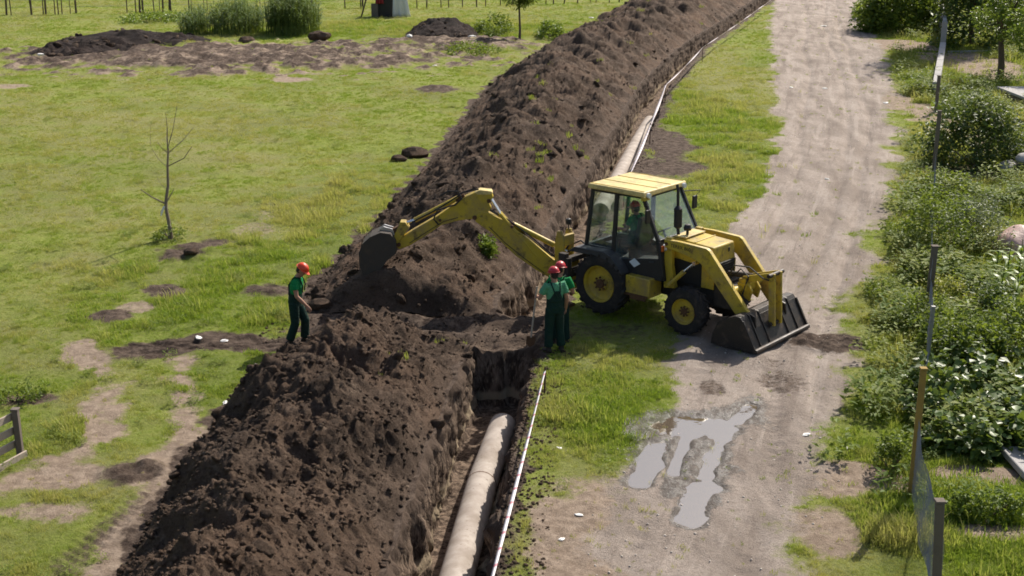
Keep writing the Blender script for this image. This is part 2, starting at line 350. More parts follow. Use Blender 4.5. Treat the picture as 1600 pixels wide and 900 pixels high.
def ground_z(X, Y):
    X = np.asarray(X, float); Y = np.asarray(Y, float)
    sh = X.shape; X = np.atleast_1d(X).ravel(); Y = np.atleast_1d(Y).ravel()
    calm = np.clip(1 - np.abs(Y - 40) / 400, 0, 1)
    z = 0.07 * fbm(X * 0.25, Y * 0.25, 3, 1) * calm + 0.022 * fbm(X * 1.7, Y * 1.7, 4, 2) + 0.008 * fbm(X * 6, Y * 6, 3, 3)
    # wheel ruts of the track
    w = RR(Y) - RL(Y); u = X - (RL(Y) + 0.5 * w)
    on = sstep(RL(Y), RL(Y) + 0.5, X) * (1 - sstep(RR(Y) - 0.5, RR(Y), X))
    for o in (-1.15, 0.45, 1.30): z = z - 0.065 * on * np.exp(-((u - o - 0.25 * fbm(Y * 0.12, Y * 0 + o, 2, 5)) / 0.19) ** 2) * (1 + 0.3 * np.sin(Y * 20 + 3 * fbm(X * 2, Y * 0.7, 2, 88)) * (Y < 30) * sstep(-0.1, 0.4, fbm(X * 0.5, Y * 0.3, 2, 89))) * (0.55 + 0.9 * vnoise(Y * 0.4, Y * 0 + o, 6))
    # muddy ridges where the machine turned, mounded rubble far left
    rid = blob(X, Y, 680, 515, 210, 36, 22, 0.25, 0.4)
    z = z + rid * (0.09 * np.sin(Y * 7.0 + 1.5 * fbm(X * 0.7, Y * 0.7, 3, 6)) + 0.06 * fbm(X * 3, Y * 3, 4, 7) - 0.05)
    trk = stroke(X, Y, [(215, 548), (330, 533), (440, 537), (540, 525)], 0.55, 21)
    z = z + trk * 0.07 * fbm(X * 2.2, Y * 5, 4, 8)
    rub = vmax(blob(X, Y, 370, 88, 330, 20, 29), blob(X, Y, 700, 72, 120, 10, 30))
    z = z + rub * (0.22 + 0.30 * np.abs(fbm(X * 0.45, Y * 0.45, 5, 9, 0.6)) + 0.12 * fbm(X * 2, Y * 2, 3, 10))
    trd = stroke(X, Y, [(80, 905), (160, 825), (232, 775)], 0.24, 23, 0.4, 0.3)
    z = z + trd * 0.016 * (0.6 + 0.8 * vnoise(X * 2, Y * 2, 77)) * np.sign(np.sin((X * 0.8 + Y * 1.2) * 26))
    for q in ((245, 455, 36, 9), (300, 395, 42, 16), (170, 494, 24, 8), (420, 454, 36, 8), (210, 740, 45, 16), (1290, 533, 55, 12), (680, 141, 34, 5)):
        z = z + blob(X, Y, *q, 24, 0.6, 0.5) * (0.07 + 0.09 * fbm(X * 3, Y * 3, 3, 14))
    W = blob(X, Y, 1070, 712, 125, 110, 51, 0.5, 0.3)                    # the soaked hollow, with pools standing in the ruts
    z = z * (1 - W) + W * (-0.022 + 0.026 * fbm(X * 5, Y * 3.0, 5, 15, 0.65)) - 0.075 * pools(X, Y)
    # gentle lowering at the trench lips so the sheets meet there
    return z.reshape(sh)

m_ground = None
def make_ground_material():
    b = NB('ground'); a1 = b.attr('m1'); a2 = b.attr('m2')
    s1 = b.n('SeparateColor'); b.l(a1.outputs['Color'], s1.inputs[0]); s2 = b.n('SeparateColor'); b.l(a2.outputs['Color'], s2.inputs[0])
    road, bare, mud = s1.outputs[0], s1.outputs[1], s1.outputs[2]; wet, dry, lush = s2.outputs[0], s2.outputs[1], s2.outputs[2]
    fine = b.noise(30, 5, 0.7); med = b.noise(5, 6, 0.65); big = b.noise(0.8, 4, 0.6)
    g = b.mix(b.ramp(med, 0.3, 0.7), (0.150, 0.200, 0.028), (0.245, 0.275, 0.062))
    g = b.mix(b.ramp(fine, 0.4, 0.75, 0, 0.45), g, (0.19, 0.165, 0.078))
    g = b.mix(b.math('MULTIPLY', dry, 0.75), g, b.mix(fine, (0.180, 0.182, 0.066), (0.265, 0.235, 0.112)))
    g = b.mix(b.math('MULTIPLY', lush, 0.6), g, b.mix(med, (0.09, 0.13, 0.022), (0.155, 0.19, 0.04)))
    g = b.mix(b.ramp(b.noise(0.16, 5, 0.6), 0.44, 0.62, 0, 0.40), g, b.mix(med, (0.088, 0.125, 0.022), (0.150, 0.172, 0.045)))
    rd = b.mix(b.ramp(b.noise(1.0, 6, 0.62, stretch=(1.0, 0.35, 1)), 0.32, 0.68), (0.245, 0.203, 0.173), (0.400, 0.340, 0.297))
    rd = b.mix(b.ramp(b.noise(9, 5, 0.7), 0.42, 0.72, 0, 0.55), rd, (0.24, 0.195, 0.165))
    cx = b.n('CombineXYZ'); b.l(b.attr('lat').outputs['Fac'], cx.inputs[0]); sp = b.n('SeparateXYZ'); b.l(b.coord(), sp.inputs[0]); b.l(b.math('MULTIPLY', sp.outputs[1], 0.07), cx.inputs[1])
    trk = b.noise(2.1, 8, 0.70, vec=cx.outputs[0], dist=0.15)
    rd = b.mix(b.ramp(trk, 0.52, 0.62, 0, 0.5), rd, (0.185, 0.148, 0.125)); rd = b.mix(b.ramp(trk, 0.46, 0.36, 0, 0.5), rd, (0.455, 0.39, 0.342))
    rd = b.mix(b.ramp(b.noise(55, 4, 0.75), 0.52, 0.72, 0, 0.6), rd, (0.20, 0.162, 0.138))
    rd = b.mix(b.ramp(fine, 0.58, 0.8, 0, 0.5), rd, (0.50, 0.43, 0.375))
    br = b.mix(b.ramp(med, 0.35, 0.7), (0.235, 0.178, 0.135), (0.375, 0.295, 0.23))
    md = b.mix(b.ramp(med, 0.35, 0.7), (0.050, 0.035, 0.028), (0.15, 0.112, 0.088))
    md = b.mix(b.ramp(fine, 0.52, 0.8, 0, 0.5), md, (0.25, 0.19, 0.15))
    def edge(m):                                     # ragged threshold of a soft mask
        return b.ramp(b.math('ADD', m, b.math('MULTIPLY', b.math('SUBTRACT', b.noise(9, 8, 0.75), 0.5), 1.5)), 0.22, 0.78)
    c = b.mix(edge(bare), g, br); c = b.mix(edge(road), c, rd); c = b.mix(edge(mud), c, md)
    we = b.ramp(b.math('ADD', wet, b.math('MULTIPLY', b.math('SUBTRACT', b.noise(11, 7, 0.75), 0.5), 1.6)), 0.35, 0.68)
    c = b.mix(b.math('MULTIPLY', we, 0.8), c, (0.045, 0.034, 0.027))
    gl = b.math('MULTIPLY', we, b.ramp(b.noise(6.5, 5, 0.7, stretch=(1.0, 0.55, 1)), 0.44, 0.56))
    rough = b.math('SUBTRACT', b.ramp(we, 0, 1, 0.95, 0.6), b.math('MULTIPLY', gl, 0.27))
    nb = b.bump(b.noise(14, 6, 0.7), 0.8, 0.05); nb = b.bump(fine, 0.8, 0.022, nb); nb = b.bump(b.noise(60, 3, 0.7), 0.7, 0.012, nb)
    nb = b.bump(b.math('MULTIPLY', we, b.noise(26, 4, 0.6, stretch=(1, 0.6, 1))), 1.0, 0.014, nb)
    bs = b.bsdf(c, rough, normal=nb, spec=b.math('ADD', b.ramp(we, 0, 1, 0.12, 0.4), b.math('MULTIPLY', gl, 0.6))); b.setin(bs, 'IOR', b.ramp(gl, 0, 1, 1.45, 1.55)); return b.done(bs)
m_ground = make_ground_material()
m_soil = mat_soil('dug_soil')
def make_trench_material():
    b = NB('trench_soil'); v = b.coord(); sp = b.n('SeparateXYZ'); b.l(v, sp.inputs[0]); z = sp.outputs[2]
    st = b.noise(5.0, 6, 0.7, stretch=(1, 1.6, 0.35))
    c = b.mix(b.ramp(st, 0.40, 0.62), (0.050, 0.034, 0.026), (0.20, 0.145, 0.108))
    c = b.mix(b.ramp(b.noise(16, 5, 0.7, stretch=(1, 1.6, 0.3)), 0.5, 0.7, 0, 0.75), c, (0.34, 0.26, 0.19))  # pale streaks put the wall's lit columns into the soil colour
    c = b.mix(b.ramp(b.noise(7, 4, 0.7, stretch=(1, 1.8, 0.22)), 0.54, 0.64, 0, 0.8), c, (0.022, 0.015, 0.011))
    c = b.mix(b.ramp(b.math('ADD', z, b.math('MULTIPLY', b.math('SUBTRACT', st, 0.5), 0.5)), -0.32, -0.12), c, b.mix(st, (0.042, 0.029, 0.022), (0.12, 0.085, 0.064)))
    zz = b.math('ADD', z, b.math('MULTIPLY', b.math('SUBTRACT', b.noise(1.7, 4, 0.6), 0.5), 0.35))
    clay = b.math('MULTIPLY', b.ramp(zz, -1.02, -0.92, 1, 0), b.ramp(z, -1.17, -1.14))
    c = b.mix(clay, c, b.mix(st, (0.26, 0.20, 0.135), (0.40, 0.32, 0.225)))
    nb = b.bump(st, 0.9, 0.06); nb = b.bump(b.noise(30, 5, 0.7), 0.6, 0.02, nb)
    return b.done(b.bsdf(c, 0.95, normal=nb, spec=0.15))
m_trench = make_trench_material()

# ------------------------------------------------------------------ the ground, in strips that share their borders
rows = [10.0]
while rows[-1] < 140: rows.append(rows[-1] + max(0.035, rows[-1] * 0.0034))
rows = np.array(rows)
rows = rows[(np.abs(rows - Y_HEAD) > 0.31) & (np.abs(rows - Y_FAR - 0.1) > 0.2)]
rows = np.sort(np.concatenate([rows, np.linspace(Y_HEAD - 0.30, Y_HEAD + 0.31, 34), np.linspace(Y_FAR - 0.09, Y_FAR + 0.29, 16),
                               [-80, -30, -8, 2, 7, 9], [145, 155, 175, 210, 260, 340, 460, 640, 880]]))
def sheet(name, cols):                    # cols: list of x(Y) arrays
    X = np.stack(cols, 1); Yg = np.repeat(rows[:, None], X.shape[1], 1)
    Z = ground_z(X, Yg)
    m = ground_masks(X.ravel(), Yg.ravel()); lat = (X - (0.5 * (RL(rows) + RR(rows)))[:, None]).ravel()
    one = np.ones(X.size)
    V = np.stack([X, Yg, Z], -1).reshape(-1, 3)
    me = new_mesh(name, V, grid_faces(*X.shape), dict(lat=lat, m1=np.stack([m[0], m[1], m[2], one], -1), m2=np.stack([m[3], m[4], m[5], one], -1)))
    return tag(link(name, me, m_ground), kind='structure')
tl, tr, rl, rr = TL(rows), TR(rows), RL(rows), RR(rows)
farL = np.minimum(-(0.47 * np.abs(rows) + 5), tl - 8); farR = np.maximum(0.47 * np.abs(rows) + 5, rr + 7)
def span(a, b, n, p=1.0): return [a + (b - a) * (t ** p) for t in np.linspace(0, 1, n)]
left_cols = [farL - k for k in (700, 250, 80, 25, 6)] + span(farL, tl, 270, 0.85)
sheet('meadow_ground', left_cols)
sheet('verge_ground', span(tr, rl, 60))
sheet('dirt_road', span(rl, rr, 110))
sheet('garden_ground', span(rr, farR, 90, 1.2) + [farR + k for k in (6, 25, 80, 250, 700)])

# ------------------------------------------------------------------ the trench
def make_trench():
    d = dpt(rows); zl = ground_z(tl, rows); zr = ground_z(tr, rows); P = []
    NW = 22
    def wallpt(lip, zlip, t, side):
        k = sstep(0.0, 0.12, np.full(rows.shape, t)) * sstep(0.3, 1.0, d)
        gouge = fbm(rows * 3.2 + side * 31, np.full(rows.shape, t * 1.6), 4, 61) * 0.11 + np.abs(fbm(rows * 7, np.full(rows.shape, t * 3.0 + side), 4, 62, 0.65)) * 0.10
        batter = 0.10 * t * (d > 0.3)
        return lip + side * (batter + k * (gouge + 0.02)), zlip * (1 - t) - d * t + 0.0 * k
    for t in np.linspace(0, 1, NW): P.append(wallpt(tl, zl, t, 1))
    x0, _ = P[-1]; R_ = [wallpt(tr, zr, t, -1) for t in np.linspace(1, 0, NW)]; x1, _ = R_[0]
    for t in np.linspace(0, 1, 16)[1:-1]:
        x = x0 + (x1 - x0) * t; d = dpt(rows + 0.12 * float(fbm(np.array([t * 5.0]), np.array([2.2]), 3, 66)[0]) * (np.abs(rows - Y_HEAD) < 1.5) - 0.10 * (1 - abs(2 * t - 1)) * (np.abs(rows - Y_HEAD) < 1.5))
        bank = 0.35 * np.clip(t - 0.72, 0, 1) / 0.28 * (d > 0.5)          # spoil fallen beside the pipe
        z = -d + 0.05 * fbm(x * 4, rows * 4, 4, 63) + bank * (0.8 + 0.5 * fbm(rows * 1.5, rows * 0, 3, 64))
        gap = 1 - sstep(0.3, 1.0, d); z = z + gap * (0.06 * np.sin(rows * 7.0) + 0.11 * fbm(x * 1.6, rows * 1.6, 4, 65) - 0.10 * math.sin(t * math.pi))
        P.append((x, z))
    P += R_
    X = np.stack([p[0] for p in P], 1); Z = np.stack([p[1] for p in P], 1); Yg = np.repeat(rows[:, None], X.shape[1], 1)
    V = np.stack([X, Yg, Z], -1).reshape(-1, 3)
    tag(link('trench', new_mesh('trench', V, grid_faces(*X.shape)), m_trench), kind='structure')
make_trench()

# ------------------------------------------------------------------ clods: a few shared lumps
def lump_mesh(name, seed, sub=2, amp=0.35, squash=0.75):
    bm = bmesh.new(); bmesh.ops.create_icosphere(bm, subdivisions=sub, radius=1.0)
    r = np.random.default_rng(seed); off = r.uniform(0, 50, 3)
    from mathutils import noise as mn
    for v in bm.verts:
        k = 1 + amp * mn.noise(v.co * 1.3 + Vector(off)) + 0.5 * amp * mn.noise(v.co * 3.1 + Vector(off))
        v.co *= k; v.co.z *= squash; v.co.x *= 1.15
    for f in bm.faces: f.smooth = False
    me = bpy.data.meshes.new(name); bm.to_mesh(me); bm.free(); return me
lumps = [lump_mesh('crumb', s, 1) for s in range(8)]
clod_meshes = [lump_mesh('clod', s + 20, 2, 0.5) for s in range(8)]
for me in clod_meshes: me.polygons.foreach_set('use_smooth', np.ones(len(me.polygons), bool))
for me in lumps + clod_meshes: me.materials.append(m_soil)
def mesh_arrays(me):
    V = np.zeros(len(me.vertices) * 3, np.float32); me.vertices.foreach_get('co', V)
    F = np.zeros(len(me.loops), np.int32); me.loops.foreach_get('vertex_index', F)
    return V.reshape(-1, 3), F.reshape(len(me.polygons), -1)
def rand_rot(n, r):
    q = r.normal(size=(n, 4)); q /= np.linalg.norm(q, axis=1)[:, None]; w, x, y, z = q.T
    return np.stack([np.stack([1 - 2 * (y * y + z * z), 2 * (x * y - z * w), 2 * (x * z + y * w)], -1),
                     np.stack([2 * (x * y + z * w), 1 - 2 * (x * x + z * z), 2 * (y * z - x * w)], -1),
                     np.stack([2 * (x * z - y * w), 2 * (y * z + x * w), 1 - 2 * (x * x + y * y)], -1)], 1)
def scatter_joined(name, P, S, mat, parent, variants, seed=0):
    r = np.random.default_rng(seed); Vs = []; Fs = []; n0 = 0; pick = r.integers(0, len(variants), len(P)); Rm = rand_rot(len(P), r)
    for k, me in enumerate(variants):
        v, f = mesh_arrays(me); i = np.where(pick == k)[0]
        if not len(i): continue
        W = np.einsum('nij,vj->nvi', Rm[i], v) * S[i][:, None, None]; W[:, :, 2] *= 0.8
        W += P[i][:, None, :]
        F = f[None] + (np.arange(len(i)) * len(v))[:, None, None] + n0
        Vs.append(W.reshape(-1, 3)); Fs.append(F.reshape(-1, f.shape[1])); n0 += len(i) * len(v)
    o = link(name, new_mesh(name, np.concatenate(Vs), np.concatenate(Fs), smooth=False), mat, parent)
    o['kind'] = 'stuff'; return o

# ------------------------------------------------------------------ heaps of dug earth
HEAPS = []
def heap(name, label, ys, Lf, Rf, Hf, crest, nc, seed, clods, joined, cat='earth mound', mat=None, group=None, big=(0.09, 0.2), rough=1.0):
    u = np.linspace(0, 1, nc); L = Lf(ys); Rr = Rf(ys); Hh = Hf(ys)
    X = L[:, None] + (Rr - L)[:, None] * u[None]; Yg = np.repeat(ys[:, None], nc, 1)
    X = X + 0.10 * rough * fbm(Yg * 1.5, X * 1.5, 3, seed + 3) * (np.sin(u * math.pi)[None])
    uc = np.where(u < crest, 0.5 * u / crest, 0.5 + 0.5 * (u - crest) / (1 - crest))
    prof = 1 - np.abs(2 * uc - 1) ** 1.45
    edge = sstep(0.0, 0.12, np.minimum(uc, 1 - uc))[None]
    ww = 0.30 * fbm(X * 0.7, Yg * 0.9, 3, seed + 1) * Hh[:, None] * prof[None] ** 0.6
    Z = Hh[:, None] * prof[None] + ww
    amp = np.clip(Hh, 0, 1)[:, None] * edge * rough
    wx = X + 0.25 * fbm(X * 2, Yg * 2, 3, seed + 5); wy = Yg + 0.25 * fbm(X * 2, Yg * 2, 3, seed + 6)
    d1, v1 = worley(wx * 1.6, wy * 1.6, seed + 11); d2, v2 = worley(wx * 3.7, wy * 3.7, seed + 12); d3, v3 = worley(wx * 9, wy * 9, seed + 13)
    cl = sstep(-0.15, 0.45, fbm(X * 0.55, Yg * 0.55, 3, seed + 21))                       # cloddy stretches between finer slides
    Z = Z + amp * (0.17 * np.clip(0.15 + 0.6 * v1 - d1, 0, 1) * (v1 > 0.55) + cl * (0.16 * np.clip(0.1 + 0.6 * v2 - d2, 0, 1) * (v2 > 0.5) + 0.05 * np.clip(0.65 * v3 - d3, 0, 1)) - 0.03)
    dm, vm = worley((Yg + 0.6 * X) * 0.42, X * 0.30 + 7.3, seed + 31); Z = Z + (np.clip(Hh, 0, 1)[:, None] * edge) * 0.42 * (np.clip(0.85 - dm, 0, 1) - 0.35) * np.clip(rough, 0, 1)      # separate bucket loads
    Z = Z + amp * (0.20 * (np.abs(fbm(X * 0.8, Yg * 0.8, 4, seed + 22, 0.6)) - 0.35) + 0.10 * (np.abs(fbm(wx * 2.2, wy * 2.2, 4, seed + 23, 0.65)) - 0.3) + 0.055 * (0.35 + 0.65 * cl) * fbm(X * 7, Yg * 7, 4, seed + 9, 0.8)
                   + 0.05 * fbm(X * 1.2, Yg * 5.0, 3, seed + 24, 0.6))
    base = ground_z(X, Yg)
    Z = base + Z - 0.03 * (1 - edge) - 0.05 * (Hh[:, None] < 0.05)
    V = np.stack([X, Yg, Z], -1).reshape(-1, 3)
    root = empty(name, (0, 0, 0)); tag(root, label, cat, group)
    link('soil_mass', new_mesh('soil_mass', V, grid_faces(*X.shape)), mat or m_soil, root)
    r = np.random.default_rng(seed + 77)
    def pick(n, bias=1.0):
        i = r.integers(1, len(ys) - 1, n * 3); w = 1.0 / ys[i] ** bias * (ys[1] if False else 1); w *= np.gradient(ys)[i] ** 0
        i = i[r.random(len(i)) < 0.6][:n]; j = np.clip((r.beta(0.9, 1.1, len(i)) * nc).astype(int), 1, nc - 2)
        return np.stack([X[i, j], Yg[i, j], Z[i, j]], -1) + np.c_[r.normal(0, 0.03, (len(i), 2)), np.zeros(len(i))]
    P = pick(clods); S = r.uniform(*big, len(P)) * r.uniform(0.6, 1.1, len(P))
    for k in range(len(P)):
        c = bpy.data.objects.new('clod', clod_meshes[k % len(clod_meshes)]); COL.objects.link(c); c.parent = root
        c.location = P[k] + np.array([0, 0, -0.12 * S[k]]); s = S[k]; c.scale = (s, s * r.uniform(0.7, 1.1), s * r.uniform(0.55, 0.9)); c.rotation_euler = tuple(r.uniform(0, 6.28, 3) * np.array([0.15, 0.15, 1]))
    P = pick(joined); S = 0.012 + 0.045 * r.random(len(P)) ** 3
    o = scatter_joined('crumbled_soil', P, S, m_soil, root, lumps, seed); o['kind'] = 'stuff'
    HEAPS.append((X, Yg, Z)); return root
def rws(a, b, k=0.0022, lo=0.03):
    y = [a]
    while y[-1] < b: y.append(y[-1] + max(lo, y[-1] * k))
    return np.array(y)
heap('earth_mound', 'long heap of dark dug earth nearest the camera, left of the open trench', rws(9.0, 25.0),
     heapL_near, lambda Y: TL(Y) - 0.03, lambda Y: np.interp(Y, [8, 14, 17, 20, 22.5, 23.6, 24.4, 24.9], [1.1, 1.25, 1.15, 1.2, 1.0, 1.02, 0.55, 0.0]),
     0.46, 130, 300, 170, 11000, big=(0.06, 0.16))
heap('earth_mound', 'long ridge of dark dug earth running away behind the digger arm', rws(26.5, 150, 0.0026, 0.05),
     heapL_far, lambda Y: TL(Y) - 0.03, lambda Y: np.interp(Y, [26.45, 26.95, 28.0, 31, 36, 60, 90, 140, 150], [0.0, 0.6, 0.85, 1.05, 1.25, 1.45, 1.6, 1.6, 0.4]),
     0.56, 150, 400, 260, 14000, big=(0.08, 0.23))
# ------------------------------------------------------------------ grass and low weeds (stuff)
def tuft_mesh(name, nb, rad, h, w, seed, lean=0.5, seg=2, mat=None, tipdry=False):
    r = np.random.default_rng(seed); V = []; F = []
    for _ in range(nb):
        a = r.uniform(0, 6.283); q = rad * math.sqrt(r.random()); p = np.array([q * math.cos(a), q * math.sin(a), -0.01])
        b = r.uniform(0, 6.283); hh = h * r.uniform(0.5, 1.15); ln = lean * r.uniform(0.2, 1.2) * hh
        d = np.array([math.cos(b), math.sin(b), 0]); sd = np.array([-d[1], d[0], 0]) * w * r.uniform(0.7, 1.3) / 2
        m = p + d * ln * 0.35 + np.array([0, 0, hh * 0.62]); t = p + d * ln + np.array([0, 0, hh])
        n = len(V); V += [p - sd, p + sd, m - sd * 0.8, m + sd * 0.8, t]; F += [(n, n + 1, n + 3, n + 2), (n + 2, n + 3, n + 4, n + 4)]
    me = bpy.data.meshes.new(name); me.from_pydata([tuple(v) for v in V], [], [f if f[2] != f[3] else f[:3] for f in F]); me.materials.append(mat); return me
def weed_mesh(name, n, rad, h, leaf, seed, mat):
    r = np.random.default_rng(seed); V = []; F = []
    for _ in range(n):
        a = r.uniform(0, 6.283); q = rad * math.sqrt(r.random()); z = h * r.uniform(0.15, 1.0)
        p = np.array([q * math.cos(a), q * math.sin(a), z]); b = a + r.normal(0, 0.8); s = leaf * r.uniform(0.6, 1.3)
        d = np.array([math.cos(b), math.sin(b), r.uniform(-0.5, 0.6)]); d /= np.linalg.norm(d); sd = np.cross(d, [0, 0, 1]); sd /= np.linalg.norm(sd); up = np.cross(sd, d)
        k = len(V); V += [p, p + d * s * 0.5 + sd * s * 0.28 + up * s * 0.1, p + d * s, p + d * s * 0.5 - sd * s * 0.28 + up * s * 0.1]; F += [(k, k + 1, k + 2), (k, k + 2, k + 3)]
    me = bpy.data.meshes.new(name); me.from_pydata([tuple(v) for v in V], [], F); me.materials.append(mat); return me
m_grass = mat_leaf('grass_blades', (0.195, 0.285, 0.029), (0.45, 0.40, 0.138), 0.42, 0.65, inst=True, spec=0.2)
m_weed = mat_leaf('weed_leaves', (0.095, 0.150, 0.020), (0.26, 0.285, 0.065), 0.34, 0.6, inst=True, spec=0.2)
SRC = bpy.data.collections.new('scatter_sources')
def gn_scatter(name, P, rotz, scale, tint, var, variants, label, cat):
    me = bpy.data.meshes.new(name); me.vertices.add(len(P)); me.vertices.foreach_set('co', np.asarray(P, np.float32).ravel())
    for k, v in (('sc', scale), ('tint', tint)):
        a = me.attributes.new(k, 'FLOAT', 'POINT'); a.data.foreach_set('value', np.asarray(v, np.float32))
    a = me.attributes.new('rz', 'FLOAT', 'POINT'); a.data.foreach_set('value', np.asarray(rotz, np.float32))
    a = me.attributes.new('vi', 'INT', 'POINT'); a.data.foreach_set('value', np.asarray(var, np.int32))
    o = link(name, me); tag(o, label, cat, kind='stuff')
    ng = bpy.data.node_groups.new(name, 'GeometryNodeTree')
    ng.interface.new_socket('Geometry', in_out='INPUT', socket_type='NodeSocketGeometry'); ng.interface.new_socket('Geometry', in_out='OUTPUT', socket_type='NodeSocketGeometry')
    N = ng.nodes; Lk = ng.links; gi = N.new('NodeGroupInput'); go = N.new('NodeGroupOutput'); iop = N.new('GeometryNodeInstanceOnPoints')
    g2i = N.new('GeometryNodeGeometryToInstance')
    for m in reversed(variants):
        so = bpy.data.objects.new(m.name + '_source', m); SRC.objects.link(so)
        oi = N.new('GeometryNodeObjectInfo'); oi.inputs['Object'].default_value = so; oi.inputs['As Instance'].default_value = True
        Lk.new(oi.outputs['Geometry'], g2i.inputs[0])
    # joined sources become a list of instances to pick from
    jn = N.new('GeometryNodeJoinGeometry'); N.remove(g2i)
    for nd in [n for n in N if n.bl_idname == 'GeometryNodeObjectInfo']: Lk.new(nd.outputs['Geometry'], jn.inputs[0])
    def at(nm, ty):
        q = N.new('GeometryNodeInputNamedAttribute'); q.data_type = ty; q.inputs[0].default_value = nm; return q.outputs[0]
    Lk.new(gi.outputs[0], iop.inputs['Points']); Lk.new(jn.outputs[0], iop.inputs['Instance']); iop.inputs['Pick Instance'].default_value = True
    Lk.new(at('vi', 'INT'), iop.inputs['Instance Index'])
    cx = N.new('ShaderNodeCombineXYZ'); Lk.new(at('rz', 'FLOAT'), cx.inputs[2]); Lk.new(cx.outputs[0], iop.inputs['Rotation'])
    Lk.new(at('sc', 'FLOAT'), iop.inputs['Scale']); Lk.new(iop.outputs[0], go.inputs[0])
    md = o.modifiers.new('scatter', 'NODES'); md.node_group = ng
    return o
def candidates(n, y0, y1, expo, xl, xr, seed):
    r = np.random.default_rng(seed)
    t = r.random(n)                      # density falls with distance: pdf(Y) ~ Y^(1-expo)
    e = 2 - expo; Y = (y0 ** e + (y1 ** e - y0 ** e) * t) ** (1 / e)
    X = r.uniform(-1, 1, n); w = 0.43 * Y + 5.0
    return X * w, Y, r
def covered(X, Y):                        # under a heap or over the trench
    hl = np.where(Y < 25.2, heapL_near(Y), heapL_far(Y))
    c = (X > hl + 0.15) & (X < TR(Y) + 0.03) & ((Y < 24.9) | (Y > 26.4))
    return c | ((X > TL(Y) - 0.1) & (X < TR(Y) + 0.03))
def grow():
    X, Y, r = candidates(430000, 13, 125, 1.75, 0, 0, 5)
    road, bare, mud, wet, dry, lush = ground_masks(X, Y)
    n = fbm(X * 1.1, Y * 1.1, 4, 31); n3 = fbm(X * 3.5, Y * 3.5, 3, 32)
    p = (1 - sstep(0.18, 0.6, road + 0.15 * n3)) * (1 - sstep(0.2, 0.65, bare)) * (1 - sstep(0.2, 0.6, mud)) * (1 - wet)
    p = p * np.clip(0.58 + 0.5 * lush + 0.28 * n + 0.25 * n3, 0.12, 1)
    p = np.maximum(p, 0.03 * (bare > 0.3) + 0.012 * (road > 0.4)) * (1 - np.clip(mud * 2, 0, 1) * 0.9)
    k = (r.random(len(X)) < p) & ~covered(X, Y)
    X, Y, dry, lush, n, n3 = X[k], Y[k], dry[k], lush[k], n[k], n3[k]
    sc = (0.46 + 0.28 * np.clip(n + n3, -1, 1) + 0.75 * lush * np.clip(0.6 + n, 0, 1.3)) * (0.85 + 0.013 * Y)
    sc = np.clip(sc, 0.3, 2.4) * np.where(X > RR(Y) + 0.3, np.interp(Y, [17, 20], [1.05, 1.35]), 1) * r.uniform(0.7, 1.25, len(X))
    tint = np.clip(dry * 0.78 - 0.03 + 0.16 * r.normal(size=len(X)) - 0.12 * lush + 0.12 * n3 + 0.32 * fbm(X * 0.16, Y * 0.16, 3, 37) + 0.15 * (X > RR(Y)), 0, 1)
    far = Y > 40
    var = r.integers(0, 4, len(X)); dr = (r.random(len(X)) < 0.05 + 0.18 * dry); var = np.where(dr, 4, var)
    tint = np.where(dr, np.clip(tint + 0.5, 0, 1), tint)
    P = np.stack([X, Y, ground_z(X, Y)], -1)
    tv = [tuft_mesh('grass_tuft', 16, 0.085, 0.075, 0.010, s, 0.75, mat=m_grass) for s in range(4)] + [tuft_mesh('dry_tuft', 12, 0.07, 0.16, 0.007, 9, 0.6, mat=m_grass)]
    gn_scatter('meadow_grass', P, r.uniform(0, 6.28, len(X)), sc, tint, var, tv, 'short patchy green and yellowing grass of the meadow and verges', 'grass')
    # leafy weeds: here and there in the meadow, thick along the right side of the track
    X, Y, r = candidates(86000, 14, 120, 1.6, 0, 0, 6)
    road, bare, mud, wet, dry, lush = ground_masks(X, Y); n = fbm(X * 0.8, Y * 0.8, 4, 33); n3 = fbm(X * 2.5, Y * 2.5, 3, 34)
    right = sstep(0.1, 1.0, X - RR(Y) + 0.5 * n3)
    p = np.where(X > RR(Y) - 0.6, right * np.clip(0.10 + 0.8 * n, 0.02, 0.75) * sstep(17.0, 19.5, Y + 0.8 * n3), 0.26 * sstep(0.3, 0.8, n + 0.6 * n3) + 0.12 * lush * sstep(0.1, 0.5, n3))
    p = p * (1 - sstep(0.3, 0.7, bare)) * (1 - np.clip(mud * 1.5, 0, 0.95)) * (1 - sstep(0.2, 0.6, road))
    k = (r.random(len(X)) < p) & ~covered(X, Y); X, Y, right, n, dry = X[k], Y[k], right[k], n[k], dry[k]
    sc = np.where(right > 0.2, 0.75 + 1.1 * np.clip(n + 0.35, 0, 1), 0.5) * r.uniform(0.6, 1.3, len(X)) * (0.9 + 0.006 * Y)
    wv = [weed_mesh('weed_clump', 46, 0.20, 0.26, 0.075, s, m_weed) for s in range(20, 24)]
    gn_scatter('low_weeds', np.stack([X, Y, ground_z(X, Y)], -1), r.uniform(0, 6.28, len(X)), sc, np.clip(0.35 + 0.3 * r.normal(size=len(X)) + 0.3 * (dry - 0.4), 0, 1), r.integers(0, 4, len(X)), wv,
               'low leafy weeds along the track and in the meadow', 'weeds')
grow()

